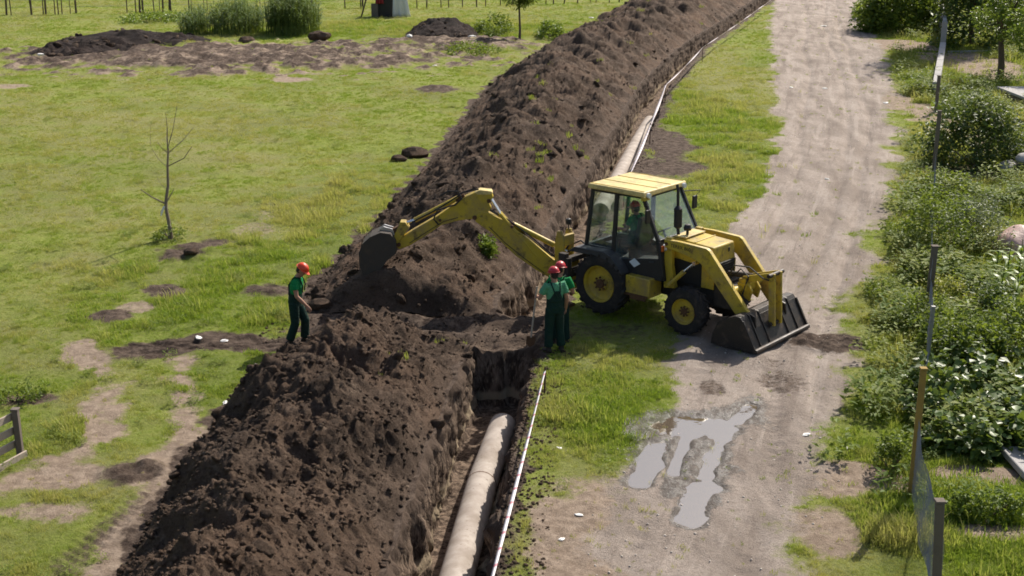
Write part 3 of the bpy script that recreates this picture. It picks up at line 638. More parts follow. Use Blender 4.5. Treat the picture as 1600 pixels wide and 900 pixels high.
# tufts sprouting on the spoil heaps
def sprouts():
    r = np.random.default_rng(44); P = []
    for (X, Y, Z), n in zip(HEAPS[:2], (14, 130)):
        i = r.integers(2, X.shape[0] - 2, n); j = (X.shape[1] * (0.35 + 0.62 * r.random(n) ** 0.7)).astype(int)
        k = fbm(X[i, j] * 0.8, Y[i, j] * 0.5, 3, 91) > 0.05; P.append(np.stack([X[i, j], Y[i, j], Z[i, j]], -1)[k])
    P = np.concatenate(P); P = np.repeat(P, 3, 0) + np.c_[r.normal(0, .12, (len(P) * 3, 2)), np.zeros(len(P) * 3)]
    tv = [tuft_mesh('heap_tuft', 14, 0.09, 0.13, 0.012, s, 0.7, mat=m_grass) for s in range(3)]
    gn_scatter('heap_grass', P, r.uniform(0, 6.28, len(P)), r.uniform(0.5, 1.3, len(P)) * (0.8 + 0.008 * P[:, 1]), np.clip(r.normal(0.45, 0.3, len(P)), 0, 1), r.integers(0, 3, len(P)), tv, 'small sods and dry grass bits on the earth heaps', 'grass')
sprouts()

# ------------------------------------------------------------------ leafy plants, shrubs and trees
def leaf_arrays(P, size, r, up=0.35, aspect=0.55, out=None):
    n = len(P); d = r.normal(size=(n, 3)) + (out * 1.2 if out is not None else 0); d[:, 2] = d[:, 2] * 0.55 - 0.15
    d /= np.linalg.norm(d, axis=1)[:, None]
    nn = r.normal(size=(n, 3)) * (1 - up) + np.array([0, 0, 1.4 * up + 0.2]); sd = np.cross(d, nn); sd /= np.linalg.norm(sd, axis=1)[:, None] + 1e-9; u = np.cross(sd, d)
    s = (size * r.uniform(0.55, 1.25, n))[:, None]
    a = P; b = P + d * s * 0.42 + sd * s * aspect / 2 + u * s * 0.10; c = P + d * s - u * s * 0.12; e = P + d * s * 0.42 - sd * s * aspect / 2 + u * s * 0.10
    V = np.stack([a, b, c, e], 1).reshape(-1, 3); i = np.arange(n)[:, None] * 4
    F = np.concatenate([i + np.array([[0, 1, 2]]), i + np.array([[0, 2, 3]])], 1).reshape(-1, 3)
    return V, F
def crown_points(n, rx, ry, h, z0, nclump, r, crad=0.28, shell=0.55):
    cc = r.normal(size=(nclump, 3)); cc /= np.linalg.norm(cc, axis=1)[:, None]; cc *= (shell + (1 - shell) * r.random(nclump) ** 0.6)[:, None]
    dome = z0 < 0.6
    if dome: cc[:, 2] = np.abs(cc[:, 2]) * 0.95 + 0.02
    k = r.integers(0, nclump, n); q = r.normal(size=(n, 3)); q /= np.linalg.norm(q, axis=1)[:, None]; q *= (crad * (0.5 + r.random(nclump)))[k][:, None] * r.random(n)[:, None] ** 0.4
    U = cc[k] + q
    sc = np.array([rx, ry, h if dome else h * 0.5]) * 0.85; ce = np.array([0, 0, z0 if dome else z0 + h * 0.5])
    P = U * sc + ce; C = cc * sc + ce
    tint = np.clip(0.45 + 0.28 * r.normal(size=nclump)[k] + 0.18 * r.normal(size=n), 0, 1)
    return P, C, q / (np.linalg.norm(q, axis=1)[:, None] + 1e-9), tint
m_bark = mat_plain('bark', (0.115, 0.088, 0.068), 0.9, dirt=0.5, dirtcol=(0.05, 0.04, 0.03), scale=9, bump=0.6, spec=0.15)
def leafy(name, label, cat, loc, rx, ry, h, n, leaf, mat, nclump=40, z0=0.0, trunk=None, seed=0, group=None, crad=0.28, up=0.35, aspect=0.55, shell=0.55, stems=7, stem_r=0.02):
    r = np.random.default_rng(seed); root = empty(name, loc); tag(root, label, cat, group)
    P, C, out, tint = crown_points(n, rx, ry, h, z0, nclump, r, crad, shell)
    P[:, 2] = np.maximum(P[:, 2], 0.03)
    V, F = leaf_arrays(P, leaf, r, up, aspect, out)
    link('crown' if trunk else 'foliage', new_mesh('foliage', V, F, dict(tint=np.repeat(tint, 4)), smooth=False), mat, root)
    m = MB()
    if trunk:
        tr_, th = trunk; top = Vector((r.normal(0, 0.1), r.normal(0, 0.1), th))
        m.tube([(0, 0, -0.15), (0.02, 0, th * 0.3), (top.x * 0.5, top.y * 0.5 + 0.03, th * 0.7), top], [tr_ * 1.3, tr_, tr_ * 0.85, tr_ * 0.7], 8)
    else: top = Vector((0, 0, 0.0))
    for k in r.permutation(len(C))[:stems]:
        c = Vector(C[k]); mid = top.lerp(c, 0.5) + Vector((r.normal(0, 0.06), r.normal(0, 0.06), 0.12 * h * 0.3))
        q = stem_r if not trunk else trunk[0] * 0.45
        m.tube([top - Vector((0, 0, 0.05)), mid, c], [q, q * 0.6, q * 0.25], 6)
    m.build('trunk' if trunk else 'stem', m_bark, root)
    return root
ml_dark = mat_leaf('dark_glossy_leaf', (0.028, 0.055, 0.014), (0.090, 0.145, 0.036), 0.22, 0.5, spec=0.35)
ml_mid = mat_leaf('mid_green_leaf', (0.048, 0.092, 0.011), (0.170, 0.230, 0.034), 0.36, 0.55, spec=0.3)
ml_light = mat_leaf('light_green_leaf', (0.085, 0.150, 0.018), (0.20, 0.28, 0.045), 0.35, 0.42)
ml_grey = mat_leaf('grey_green_leaf', (0.085, 0.115, 0.050), (0.21, 0.24, 0.15), 0.2, 0.5)
ml_reed = mat_leaf('reed_leaf', (0.045, 0.085, 0.018), (0.125, 0.175, 0.042), 0.25, 0.45)
ml_yel = mat_leaf('yellow_green_leaf', (0.16, 0.20, 0.03), (0.40, 0.38, 0.07), 0.3, 0.45)
def g3(px, py): q = G(px, py); return (q[0], q[1], float(ground_z(q[0], q[1])))

# garden to the right of the track
leafy('shrub', 'big dark glossy shrub behind the square wooden post right of the track', 'shrub', g3(1522, 258), 2.1, 1.6, 2.5, 6500, 0.15, ml_dark, 70, 0.12, seed=1, stems=10)
leafy('shrub', 'bright climbing bush smothering the wooden fence post halfway up the right side', 'shrub', g3(1462, 395), 0.95, 1.5, 1.9, 3000, 0.10, ml_mid, 45, 0.02, seed=2, crad=0.34)
leafy('shrub', 'grey leaved bramble bush between the climbing bush and the pink tarpaulin', 'shrub', g3(1520, 378), 1.0, 1.7, 1.5, 2600, 0.09, ml_grey, 45, 0.02, seed=3)
leafy('shrub', 'yellow flowered weed bush at the foot of the leaning fence post', 'shrub', g3(1475, 478), 0.85, 0.9, 0.75, 1500, 0.075, ml_yel, 26, 0.0, seed=4)
leafy('shrub', 'leafy green bush growing through the wire fence above the yellow post', 'shrub', g3(1500, 560), 1.05, 1.25, 1.15, 3000, 0.11, ml_mid, 42, 0.0, seed=5)
leafy('shrub', 'mid green bush at the right edge above the broad leaved crop', 'shrub', g3(1590, 545), 0.9, 1.3, 1.1, 2400, 0.11, ml_mid, 36, 0.0, seed=6)
leafy('shrub', 'roadside weed bush at the edge of the track beside the dark soil patch', 'shrub', g3(1385, 470), 0.5, 0.9, 0.6, 1100, 0.07, ml_mid, 24, 0.0, seed=7)
leafy('shrub', 'roadside weed bush in front of the bright climbing bush', 'shrub', g3(1405, 375), 0.6, 1.0, 0.8, 1300, 0.08, ml_mid, 24, 0.0, seed=8)
leafy('shrub', 'small dark bush at the foot of the tall yellow brown post, on the track side', 'shrub', g3(1392, 735), 0.38, 0.55, 0.75, 1100, 0.07, ml_mid, 22, 0.0, seed=9)
leafy('shrub', 'low hedge like weeds right of the wire mesh at the bottom', 'shrub', g3(1540, 812), 0.9, 0.35, 0.5, 1700, 0.07, ml_mid, 32, 0.0, seed=10)
leafy('shrub', 'deep green bush on the garden side just below the leaning fence post', 'shrub', g3(1440, 520), 0.7, 0.8, 0.95, 1500, 0.09, ml_mid, 26, 0.0, seed=11)
leafy('shrub', 'dense bush filling the gap between the maize and the bush in the wire fence', 'shrub', g3(1545, 505), 0.8, 0.9, 0.9, 1500, 0.10, ml_dark, 26, 0.0, seed=12)
leafy('shrub', 'bush on the garden side of the square wooden post, below the big dark shrub', 'shrub', g3(1480, 310), 1.1, 1.3, 1.0, 1700, 0.11, ml_mid, 30, 0.0, seed=13)
# broad leaved crop: a mass of big leaves
def crop():
    r = np.random.default_rng(50); Ps = []; T = []
    for k in range(70):
        px = r.uniform(1436, 1640); py = r.uniform(560, 722)
        q = G(px, py); hh = r.uniform(0.35, 0.75); n = 75
        d = r.normal(size=(n, 3)); d /= np.linalg.norm(d, axis=1)[:, None]; d[:, 2] = np.abs(d[:, 2])
        P = d * np.array([0.36, 0.36, hh]) * (0.6 + 0.4 * r.random(n)[:, None]) + np.array([q[0], q[1], 0.02]); Ps.append(P); T.append(np.clip(r.normal(0.45, 0.2) + 0.15 * r.normal(size=n), 0, 1))
    P = np.concatenate(Ps); t = np.concatenate(T); V, F = leaf_arrays(P, 0.17, r, 0.6, 0.8)
    o = link('broad_leaved_crop', new_mesh('broad_leaved_crop', V, F, dict(tint=np.repeat(t, 4)), smooth=False), ml_dark2)
    tag(o, 'dense bed of broad dark shiny leaves behind the wire fence', 'crop', kind='stuff')
ml_dark2 = mat_leaf('crop_leaf', (0.036, 0.074, 0.014), (0.125, 0.190, 0.040), 0.26, 0.42, spec=0.4)
crop()
# young maize
def maize():
    r = np.random.default_rng(60); V = []; F = []
    for k in range(11):
        a = k * 2.4 + r.normal(0, 0.2); z0 = 0.06 + 0.06 * k; L = r.uniform(0.45, 0.65); d = np.array([math.cos(a), math.sin(a), 0]); s = np.array([-d[1], d[0], 0]); n = len(V)
        for i, t in enumerate((0, 0.3, 0.6, 0.85, 1.0)):
            w = 0.045 * (1 - t ** 2) + 0.003; p = d * (L * (0.15 + 0.75 * t) * t ** 0.5) + np.array([0, 0, z0 + L * (0.95 * t - 0.85 * t * t)]); V += [p - s * w, p + s * w]
        F += [(n + 2 * i, n + 2 * i + 1, n + 2 * i + 3, n + 2 * i + 2) for i in range(4)]
    me = new_mesh('leaf_blades', np.array(V), np.array(F), dict(tint=np.full(len(V), 0.5))); me.materials.append(ml_light)
    st = MB().tube([(0, 0, -0.05), (0, 0, 0.5), (0.01, 0, 0.95)], [0.018, 0.014, 0.006], 6)
    sm = None
    spots = [(1563, 470, 'nearest the yellow flowered weeds'), (1585, 482, 'front one by the right edge'), (1572, 445, 'just below the pink tarpaulin'), (1597, 455, 'cut by the right edge, lower one'), (1556, 430, 'leftmost of the back row'), (1592, 425, 'cut by the right edge, upper one')]
    for k, (px, py, w) in enumerate(spots):
        root = empty('maize_plant', g3(px, py), r.uniform(0, 6)); s = r.uniform(0.85, 1.15); root.scale = (s, s, s)
        tag(root, 'light green young maize plant, ' + w, 'maize', 'young maize plants by the right edge')
        link('leaf_blades', me, None, root)
        if sm is None: o = st.build('stalk', ml_light, root); sm = o.data
        else: link('stalk', sm, None, root)
maize()

# trees far right
leafy('tree', 'dark leafy tree crowding the track in front of the tall concrete wall', 'tree', g3(1405, 48), 3.0, 3.4, 4.8, 9000, 0.30, ml_mid, 110, 0.15, trunk=(0.14, 1.4), seed=21, stems=10)
leafy('tree', 'dark tree just right of the tall concrete wall end', 'tree', g3(1516, 72), 2.6, 3.0, 16.0, 15000, 0.32, ml_dark, 110, 0.2, trunk=(0.16, 1.6), seed=22, stems=10)
leafy('tree', 'light green tree with bare dark trunk at the top right corner', 'tree', g3(1562, 122), 1.9, 1.9, 4.2, 4500, 0.17, ml_light, 60, 1.55, trunk=(0.17, 2.2), seed=23, stems=10, shell=0.35, crad=0.22)
leafy('tree', 'thin light green tree leaning in from the right edge by the flat slab', 'tree', g3(1612, 135), 1.5, 1.3, 3.6, 3000, 0.16, ml_light, 44, 1.1, trunk=(0.09, 1.5), seed=24, stems=8, shell=0.35)
leafy('shrub', 'roadside bush at the bend of the track under the dark trees', 'shrub', g3(1362, 30), 1.6, 3.0, 2.6, 2500, 0.26, ml_mid, 40, 0.0, seed=25)
# young tree and bushes at the top, between the rubble and the long ridge
leafy('tree', 'young slender tree with drooping narrow leaves behind the long earth ridge', 'tree', g3(812, 64), 1.25, 1.25, 3.2, 2600, 0.26, ml_mid, 40, 1.5, trunk=(0.07, 2.0), seed=26, aspect=0.28, stems=9, shell=0.3)
leafy('shrub', 'green bush between the dark soil pile and the young slender tree', 'shrub', g3(772, 52), 1.5, 2.6, 1.3, 1700, 0.2, ml_mid, 32, 0.0, seed=27)
leafy('shrub', 'leafy bush against the earth ridge right of the young slender tree', 'shrub', g3(862, 58), 1.2, 2.2, 1.1, 1400, 0.2, ml_light, 28, 0.0, seed=28)
leafy('shrub', 'green weeds below the white litter near the dark soil pile', 'shrub', g3(735, 83), 1.9, 3.2, 0.55, 1500, 0.16, ml_mid, 32, 0.0, seed=29)
leafy('shrub', 'tall green weeds behind the burnt dark rubble strip', 'shrub', g3(235, 32), 2.8, 2.5, 0.8, 1500, 0.2, ml_light, 36, 0.0, seed=30)

# reed clumps
def reeds(label, px, py, rx, ry, n, h, seed):
    r = np.random.default_rng(seed); root = empty('reed_clump', g3(px, py)); tag(root, label, 'reeds', 'reed clumps by the rubble')
    V = []; F = []; T = []
    for k in range(n):
        a = r.uniform(0, 6.28); q = math.sqrt(r.random()); b = np.array([rx * q * math.cos(a), ry * q * math.sin(a), -0.05]); hh = h * r.uniform(0.6, 1.1) * (1 - 0.35 * q); ln = r.normal(0, 0.10, 2) * hh
        top = b + np.array([ln[0], ln[1], hh]); s = np.array([1, 0.3, 0]) * 0.022; t0 = np.clip(r.normal(0.45, 0.22), 0, 1); i = len(V)
        V += [b - s, b + s, top - s * 0.3, top + s * 0.3]; F.append((i, i + 1, i + 3, i + 2)); T += [t0] * 4
        for j in range(7):
            t = r.uniform(0.25, 0.98); p = b + (top - b) * t; c = r.uniform(0, 6.28); L = r.uniform(0.35, 0.7); d = np.array([math.cos(c), math.sin(c), 0]) * L; sd = np.array([-math.sin(c), math.cos(c), 0]) * 0.03; i = len(V)
            m = p + d * 0.5 + np.array([0, 0, L * 0.35]); e = p + d + np.array([0, 0, L * 0.1]); V += [p - sd * 0.5, p + sd * 0.5, m + sd, m - sd, e, e]; F += [(i, i + 1, i + 2, i + 3), (i + 3, i + 2, i + 4, i + 5)]; T += [t0] * 6
    link('reed_stems', new_mesh('reed_stems', np.array(V), np.array(F), dict(tint=np.array(T)), smooth=False), ml_reed, root)
reeds('tall dark green reed clump, the densest one above the rubble strip', 458, 52, 1.75, 2.2, 420, 3.4, 71)
reeds('lighter, looser reed clump left of the dense dark one', 372, 50, 1.7, 2.6, 260, 2.7, 72)
reeds('low tuft of reeds leftmost above the rubble strip', 308, 50, 1.0, 2.2, 120, 1.9, 73)

# bare sapling in the meadow
def sapling():
    Y = G(266, 375)[1]; root = empty('bare_sapling', (0, 0, 0)); tag(root, 'leafless young tree with few upright twigs standing in the meadow', 'tree')
    def p3(pts, dy=0.0): return [(*[on_Y(x, y, Y)[0]], Y + dy * i, on_Y(x, y, Y)[1]) for i, (x, y) in enumerate(pts)]
    MB().tube(p3([(267, 378), (266, 360), (259, 325), (259, 312), (262, 290), (261, 260), (262, 232)], 0.01), [0.075, 0.055, 0.045, 0.04, 0.036, 0.03, 0.022], 8).build('trunk', m_sap, root)
    m = MB()
    for pts, r0, dy in (([(258, 318), (240, 306), (225, 292)], 0.028, -0.15), ([(260, 316), (266, 305), (269, 298)], 0.02, 0.1), ([(262, 232), (268, 205), (273, 168)], 0.015, 0.12),
                        ([(262, 234), (263, 200), (262, 174)], 0.013, -0.1), ([(262, 236), (257, 215), (255, 198)], 0.012, 0.2), ([(262, 240), (282, 222), (297, 203)], 0.014, 0.2),
                        ([(262, 260), (290, 245), (306, 224)], 0.015, -0.2), ([(261, 238), (255, 228), (252, 217)], 0.01, -0.2), ([(260, 296), (248, 290), (238, 281)], 0.008, 0.2), ([(262, 262), (245, 250), (230, 232), (228, 200)], 0.007, 0.15)):
        q = p3(pts, dy); m.tube(q, [r0 * (1 - 0.6 * i / (len(q) - 1)) for i in range(len(q))], 6)
    m.build('twigs', m_sap, root)
    MB().tube(p3([(257, 322), (254, 330), (253, 336)], -0.05), [0.03, 0.035, 0.012], 6).build('cloth_strip', m_white, root)
m_sap = mat_plain('sapling_bark', (0.24, 0.19, 0.155), 0.85, dirt=0.4, bump=0.4, spec=0.2)
m_white = mat_plain('white_plastic', (0.72, 0.70, 0.68), 0.45, dirt=0.25, dirtcol=(0.4, 0.36, 0.32), scale=14)
sapling()
leafy('shrub', 'small dark weeds round the foot of the leafless sapling', 'shrub', g3(268, 376), 0.6, 0.7, 0.4, 700, 0.07, ml_mid, 18, 0.0, seed=31)
leafy('shrub', 'dark nettle patch behind the wooden rail fence at the left edge', 'shrub', g3(25, 628), 0.55, 0.8, 0.35, 900, 0.06, ml_mid, 20, 0.0, seed=32)
leafy('grass_clump', 'bright tuft of grass growing on the ridge below the digger boom', 'grass', (*G(757, 425), 0.45), 0.33, 0.3, 0.45, 500, 0.16, ml_light, 12, 0.0, seed=33, aspect=0.18)
# ------------------------------------------------------------------ materials of the machine
def mat_paint(name, col, worn=0.35):
    b = NB(name); n = b.noise(3.5, 6, 0.65); n2 = b.noise(24, 5, 0.7)
    c = b.mix(b.ramp(n, 0.35, 0.75, 0, 0.45), col, tuple(x * 0.72 for x in col))
    c = b.mix(b.ramp(n2, 0.58, 0.74, 0, worn), c, (0.13, 0.075, 0.035))
    c = b.mix(b.ramp(b.noise(1.6, 7, 0.75), 0.40, 0.70, 0.08, 0.82), c, (0.23, 0.17, 0.10))
    c = b.mix(b.ramp(b.noise(4.5, 6, 0.75), 0.53, 0.66, 0, worn * 2.0), c, (0.09, 0.06, 0.035))
    return b.done(b.bsdf(c, b.ramp(n, 0.3, 0.8, 0.38, 0.7), 0, b.bump(n2, 0.08, 0.004), 0.4))
m_yel = mat_paint('yellow_paint', (0.55, 0.395, 0.028))
m_yel_lit = mat_paint('sunlit_yellow_tops', (0.74, 0.58, 0.23), 0.12)  # cream tone paints overexposed sunlight into the machine's yellow upward faces
m_rust = mat_plain('rusty_steel', (0.12, 0.062, 0.032), 0.8, 0.2, 0.6, (0.05, 0.03, 0.02), 12, bump=0.3)
m_black = mat_plain('black_cab_paint', (0.020, 0.020, 0.023), 0.42, 0, 0.35, (0.07, 0.06, 0.05), 5)
m_plast = mat_plain('grey_fender_plastic', (0.045, 0.046, 0.052), 0.55, 0, 0.4, (0.12, 0.10, 0.085), 5)
m_dirty = mat_plain('muddy_chassis', (0.040, 0.034, 0.030), 0.8, 0, 0.6, (0.11, 0.085, 0.065), 7, bump=0.3)
m_rubber = mat_plain('dusty_rubber', (0.028, 0.026, 0.026), 0.85, 0, 0.65, (0.11, 0.088, 0.07), 6, bump=0.2, spec=0.2)
m_steel = mat_plain('worn_bucket_steel', (0.036, 0.032, 0.031), 0.40, 0.4, 0.75, (0.13, 0.095, 0.07), 5, bump=0.4)
m_bkt = mat_plain('earth_worn_bucket', (0.058, 0.048, 0.041), 0.75, 0.1, 0.7, (0.105, 0.078, 0.058), 5, bump=0.2)
m_chrome = mat_plain('chrome_rod', (0.80, 0.80, 0.82), 0.12, 1.0, 0.1, (0.4, 0.38, 0.35), 9)
m_edge = mat_plain('polished_edge_steel', (0.55, 0.55, 0.57), 0.3, 1.0, 0.3, (0.15, 0.12, 0.1), 12)
m_lens = mat_plain('lamp_lens', (0.75, 0.77, 0.80), 0.08, 0.0, 0.1, (0.4, 0.4, 0.4), 9, spec=0.8)
m_orange = mat_plain('orange_indicator', (0.55, 0.12, 0.02), 0.3, 0, 0.1, (0.2, 0.05, 0.02))
m_sticker = mat_plain('pale_sticker', (0.62, 0.66, 0.72), 0.5, 0, 0.15, (0.4, 0.38, 0.35))
m_seat = mat_plain('dark_seat', (0.03, 0.03, 0.03), 0.8)
m_grille = mat_plain('black_grille', (0.018, 0.017, 0.018), 0.6, 0, 0.3, (0.06, 0.05, 0.04))
def make_glass():
    b = NB('cab_glass'); n = b.noise(4, 5, 0.6)
    gl = b.n('BsdfGlossy'); gl.inputs['Roughness'].default_value = 0.03; gl.inputs[0].default_value = (0.9, 0.95, 0.95, 1)
    tr = b.n('BsdfTransparent'); tr.inputs[0].default_value = (0.92, 0.96, 0.95, 1)
    df = b.n('BsdfDiffuse'); df.inputs[0].default_value = (0.38, 0.42, 0.42, 1)
    fr = b.n('LayerWeight'); fr.inputs[0].default_value = 0.35
    m1 = b.n('MixShader'); b.l(b.ramp(fr.outputs['Facing'], 0.2, 1.0, 0.05, 0.45), m1.inputs[0]); b.l(tr.outputs[0], m1.inputs[1]); b.l(gl.outputs[0], m1.inputs[2])
    m2 = b.n('MixShader'); b.l(b.ramp(n, 0.3, 0.8, 0.02, 0.14), m2.inputs[0]); b.l(m1.outputs[0], m2.inputs[1]); b.l(df.outputs[0], m2.inputs[2])
    return b.done(m2)
m_glass = make_glass()

# ------------------------------------------------------------------ the backhoe loader
ANG = R(-40.85); MO = Vector((2.515, 27.116, 0.0))
mach = empty('backhoe_loader', MO, ANG)
tag(mach, 'yellow backhoe loader with black cab standing beside the trench', 'excavator')
MINV = (Matrix.Translation(MO) @ Matrix.Rotation(ANG, 4, 'Z')).inverted()

def wheel(cx, cy, r, w, rimr, nlug, side):
    root = empty('wheel', (cx, cy, r)); root.parent = mach
    t = MB(); hw = w / 2
    prof = [(rimr, -hw * 0.8), (rimr * 1.12, -hw * 0.98), (r * 0.80, -hw * 1.02), (r * 0.92, -hw * 0.92), (r * 0.95, -hw * 0.6), (r * 0.955, 0), (r * 0.95, hw * 0.6), (r * 0.92, hw * 0.92), (r * 0.80, hw * 1.02), (rimr * 1.12, hw * 0.98), (rimr, hw * 0.8)]
    t.lathe(prof, (0, 0, 0), 'y', 48)
    for k in range(nlug):
        for s in (-1, 1):
            a0 = 2 * math.pi * (k + (0.5 if s > 0 else 0)) / nlug; P = []
            for (yy, da, rr) in ((0.02, 0.16, 0.945), (1.02, -0.10, 0.90)):
                for dr, dth in ((0, -0.055), (0, 0.055), (0.062 if yy < 0.5 else 0.085, 0.035), (0.062 if yy < 0.5 else 0.085, -0.035)):
                    a = a0 + da + dth; q = r * (rr + dr); P.append((q * math.cos(a), s * yy * hw, q * math.sin(a)))
            t.hexa(P)
    t.build('tyre', m_rubber, root, smooth=30)
    m = MB(); o = side * hw
    m.lathe([(rimr * 1.04, o * 0.98), (rimr * 1.06, o * 0.86), (rimr * 0.98, o * 0.80), (rimr * 0.92, o * 0.45), (rimr * 0.80, o * 0.36), (rimr * 0.45, o * 0.42), (rimr * 0.40, o * 0.62), (0.01, o * 0.66), (0.01, -o * 0.3), (rimr * 0.98, -o * 0.3), (rimr, o * 0.7)], (0, 0, 0), 'y', 40)
    m.build('rim', m_yel, root, smooth=30)
    h = MB(); h.lathe([(0.01, o * 0.86), (rimr * 0.22, o * 0.86), (rimr * 0.27, o * 0.78), (rimr * 0.27, o * 0.5), (0.01, o * 0.5)], (0, 0, 0), 'y', 20)
    for k in range(8):
        a = k * math.pi / 4; c = (rimr * 0.36 * math.cos(a), o * 0.68, rimr * 0.36 * math.sin(a)); h.lathe([(0.001, o * 0.10), (0.022, o * 0.10), (0.022, -o * 0.12), (0.001, -o * 0.12)], c, 'y', 6)
    h.build('hub', m_rust, root)
for s in (-1, 1):
    wheel(0, s * 0.80, 0.68, 0.42, 0.385, 19, s); wheel(2.14, s * 0.80, 0.50, 0.32, 0.262, 17, s)

MB().box((0.85, 0, 0.74), (3.6, 0.62, 0.40)).box((0.0, 0, 0.68), (0.35, 1.2, 0.34)).box((2.14, 0, 0.5), (0.22, 1.3, 0.2)).box((0.6, 0, 1.0), (1.5, 1.1, 0.14)).build('chassis', m_dirty, mach, 0.01)
MB().box((2.72, 0, 0.78), (0.46, 0.74, 0.46)).box((2.55, 0, 1.02), (0.3, 0.7, 0.08)).build('front_weight', m_dirty, mach, 0.02)
# hood
MB().hexa([(1.44, -.42, 1.42), (2.50, -.42, 1.42), (2.50, .42, 1.42), (1.44, .42, 1.42), (1.44, -.40, 1.87), (2.46, -.40, 1.80), (2.46, .40, 1.80), (1.44, .40, 1.87)]).build('hood', m_yel, mach, 0.03)
MB().box((1.62, 0, 1.885), (0.3, 0.74, 0.03)).box((2.0, 0.0, 1.84), (0.02, 0.8, 0.02)).build('hood_cap', m_yel_lit, mach, 0.008)
MB().hexa([(1.50, -.39, 0.92), (2.46, -.39, 0.92), (2.46, .39, 0.92), (1.50, .39, 0.92), (1.50, -.395, 1.425), (2.48, -.395, 1.425), (2.48, .395, 1.425), (1.50, .395, 1.425)]).build('engine_block', m_grille, mach)
for s in (-1, 1):
    MB().box((2.36, s * 0.405, 1.18), (0.30, 0.03, 0.52)).build('side_panel', m_yel, mach, 0.008)
    MB().prism([(1.60, 1.60), (1.98, 1.57), (2.12, 1.47), (2.08, 1.40), (1.72, 1.43), (1.60, 1.52)], 'y', s * 0.425 - 0.015, s * 0.425 + 0.015).build('engine_cover_plate', m_yel, mach, 0.006)
g = MB().box((2.505, 0, 1.19), (0.05, 0.70, 0.52))
gr = g.build('grille', m_grille, mach, 0.01)
sl = MB()
for k in range(9): sl.box((2.535, 0, 0.98 + 0.052 * k), (0.012, 0.66, 0.018))
sl.build('grille_slat', m_black, gr)
MB().box((2.512, 0.12, 1.68), (0.012, 0.05, 0.09)).build('hood_latch', m_black, mach)
# cab
NB_ = {'rb': (-.56, 1.40), 'rt': (-.43, 2.66), 'mb': (.16, 1.40), 'mt': (.21, 2.68), 'ft': (.88, 2.68), 'fb': (1.32, 1.80)}
cabf = MB()
for s in (-1, 1):
    y0, y1 = s * 0.72, s * 0.68
    q = {k: Vector((v[0], y0 if v[1] < 2 else y1, v[1])) for k, v in NB_.items()}
    cabf.bar(q['rb'], q['rt'], 0.07, 0.075, (1, 0, 0)); cabf.bar(q['mb'] - Vector((0, 0, .35)), q['mt'], 0.07, 0.09, (1, 0, 0)); cabf.bar(q['fb'], q['ft'], 0.07, 0.08, (1, 0, 0))
    cabf.bar(q['rt'] - Vector((.04, 0, 0)), q['ft'] + Vector((.04, 0, 0)), 0.075, 0.08); cabf.bar(q['rb'], q['mb'], 0.06, 0.08)
    cabf.bar(q['fb'], Vector((1.46, y0, 1.05)), 0.07, 0.08, (1, 0, 0))
for a in ('rt', 'ft'): cabf.bar((NB_[a][0], -.68, NB_[a][1] - .006), (NB_[a][0], .68, NB_[a][1] - .006), 0.07, 0.08)
for a in ('rb', 'fb'): cabf.bar((NB_[a][0], -.72, NB_[a][1]), (NB_[a][0], .72, NB_[a][1]), 0.07, 0.08)
cab = cabf.build('cab_frame', m_black, mach, 0.012)
def quad(name, P, par, t=0.008, mat=None):
    P = [Vector(p) for p in P]; n = (P[1] - P[0]).cross(P[2] - P[0]).normalized() * t / 2
    return MB().hexa([p - n for p in P] + [p + n for p in P]).build(name, mat or m_glass, par, smooth=0)
for s in (-1, 1):
    a, b_ = s * 0.715, s * 0.678
    quad('pane', [(-.55, a, 1.42), (.15, a, 1.42), (.19, b_, 2.64), (-.42, b_, 2.64)], cab)
    quad('pane', [(.19, a, 1.22), (1.40, a, 1.22), (1.31, a, 1.80), (.88, b_, 2.63), (.24, b_, 2.63)][0:1] + [(1.36, a, 1.45), (.89, b_, 2.63), (.24, b_, 2.63)], cab)
quad('windshield', [(1.33, -.69, 1.82), (1.33, .69, 1.82), (.90, .66, 2.64), (.90, -.66, 2.64)], cab)
quad('rear_window', [(-.57, -.69, 1.44), (-.57, .69, 1.44), (-.45, .66, 2.62), (-.45, -.66, 2.62)], cab)
MB().prism([(.20, 1.24), (1.38, 1.44), (1.47, 1.05), (1.44, .96), (.62, .96), (.42, 1.12)], 'y', -.735, -.68).build('door_panel', m_black, cab, 0.01)
MB().prism([(.20, 1.24), (1.38, 1.44), (1.47, 1.05), (1.44, .96), (.62, .96), (.42, 1.12)], 'y', .68, .735).build('door_panel', m_black, cab, 0.01)
MB().hexa([(1.42, -.70, .96), (1.49, -.70, .96), (1.49, .70, .96), (1.42, .70, .96), (1.29, -.70, 1.78), (1.36, -.70, 1.78), (1.36, .70, 1.78), (1.29, .70, 1.78)]).build('firewall', m_black, cab, 0.01)
MB().box((.45, 0, 1.06), (1.7, 1.38, 0.06)).box((-.55, 0, 1.2), (0.06, 1.38, 0.36)).build('cab_floor', m_black, cab)
c = Vector((.74, -.742, 1.245)); d = 0.135
quad('sticker', [c + Vector((-d, 0, 0.0)), c + Vector((0, 0, -d * .75)), c + Vector((d * 1.15, 0, 0.0)), c + Vector((0, 0, d * .75))], cab, 0.004, m_sticker)
MB().bar((1.12, -.75, 1.33), (1.24, -.75, 1.35), 0.02, 0.03).build('door_handle', m_plast, cab)
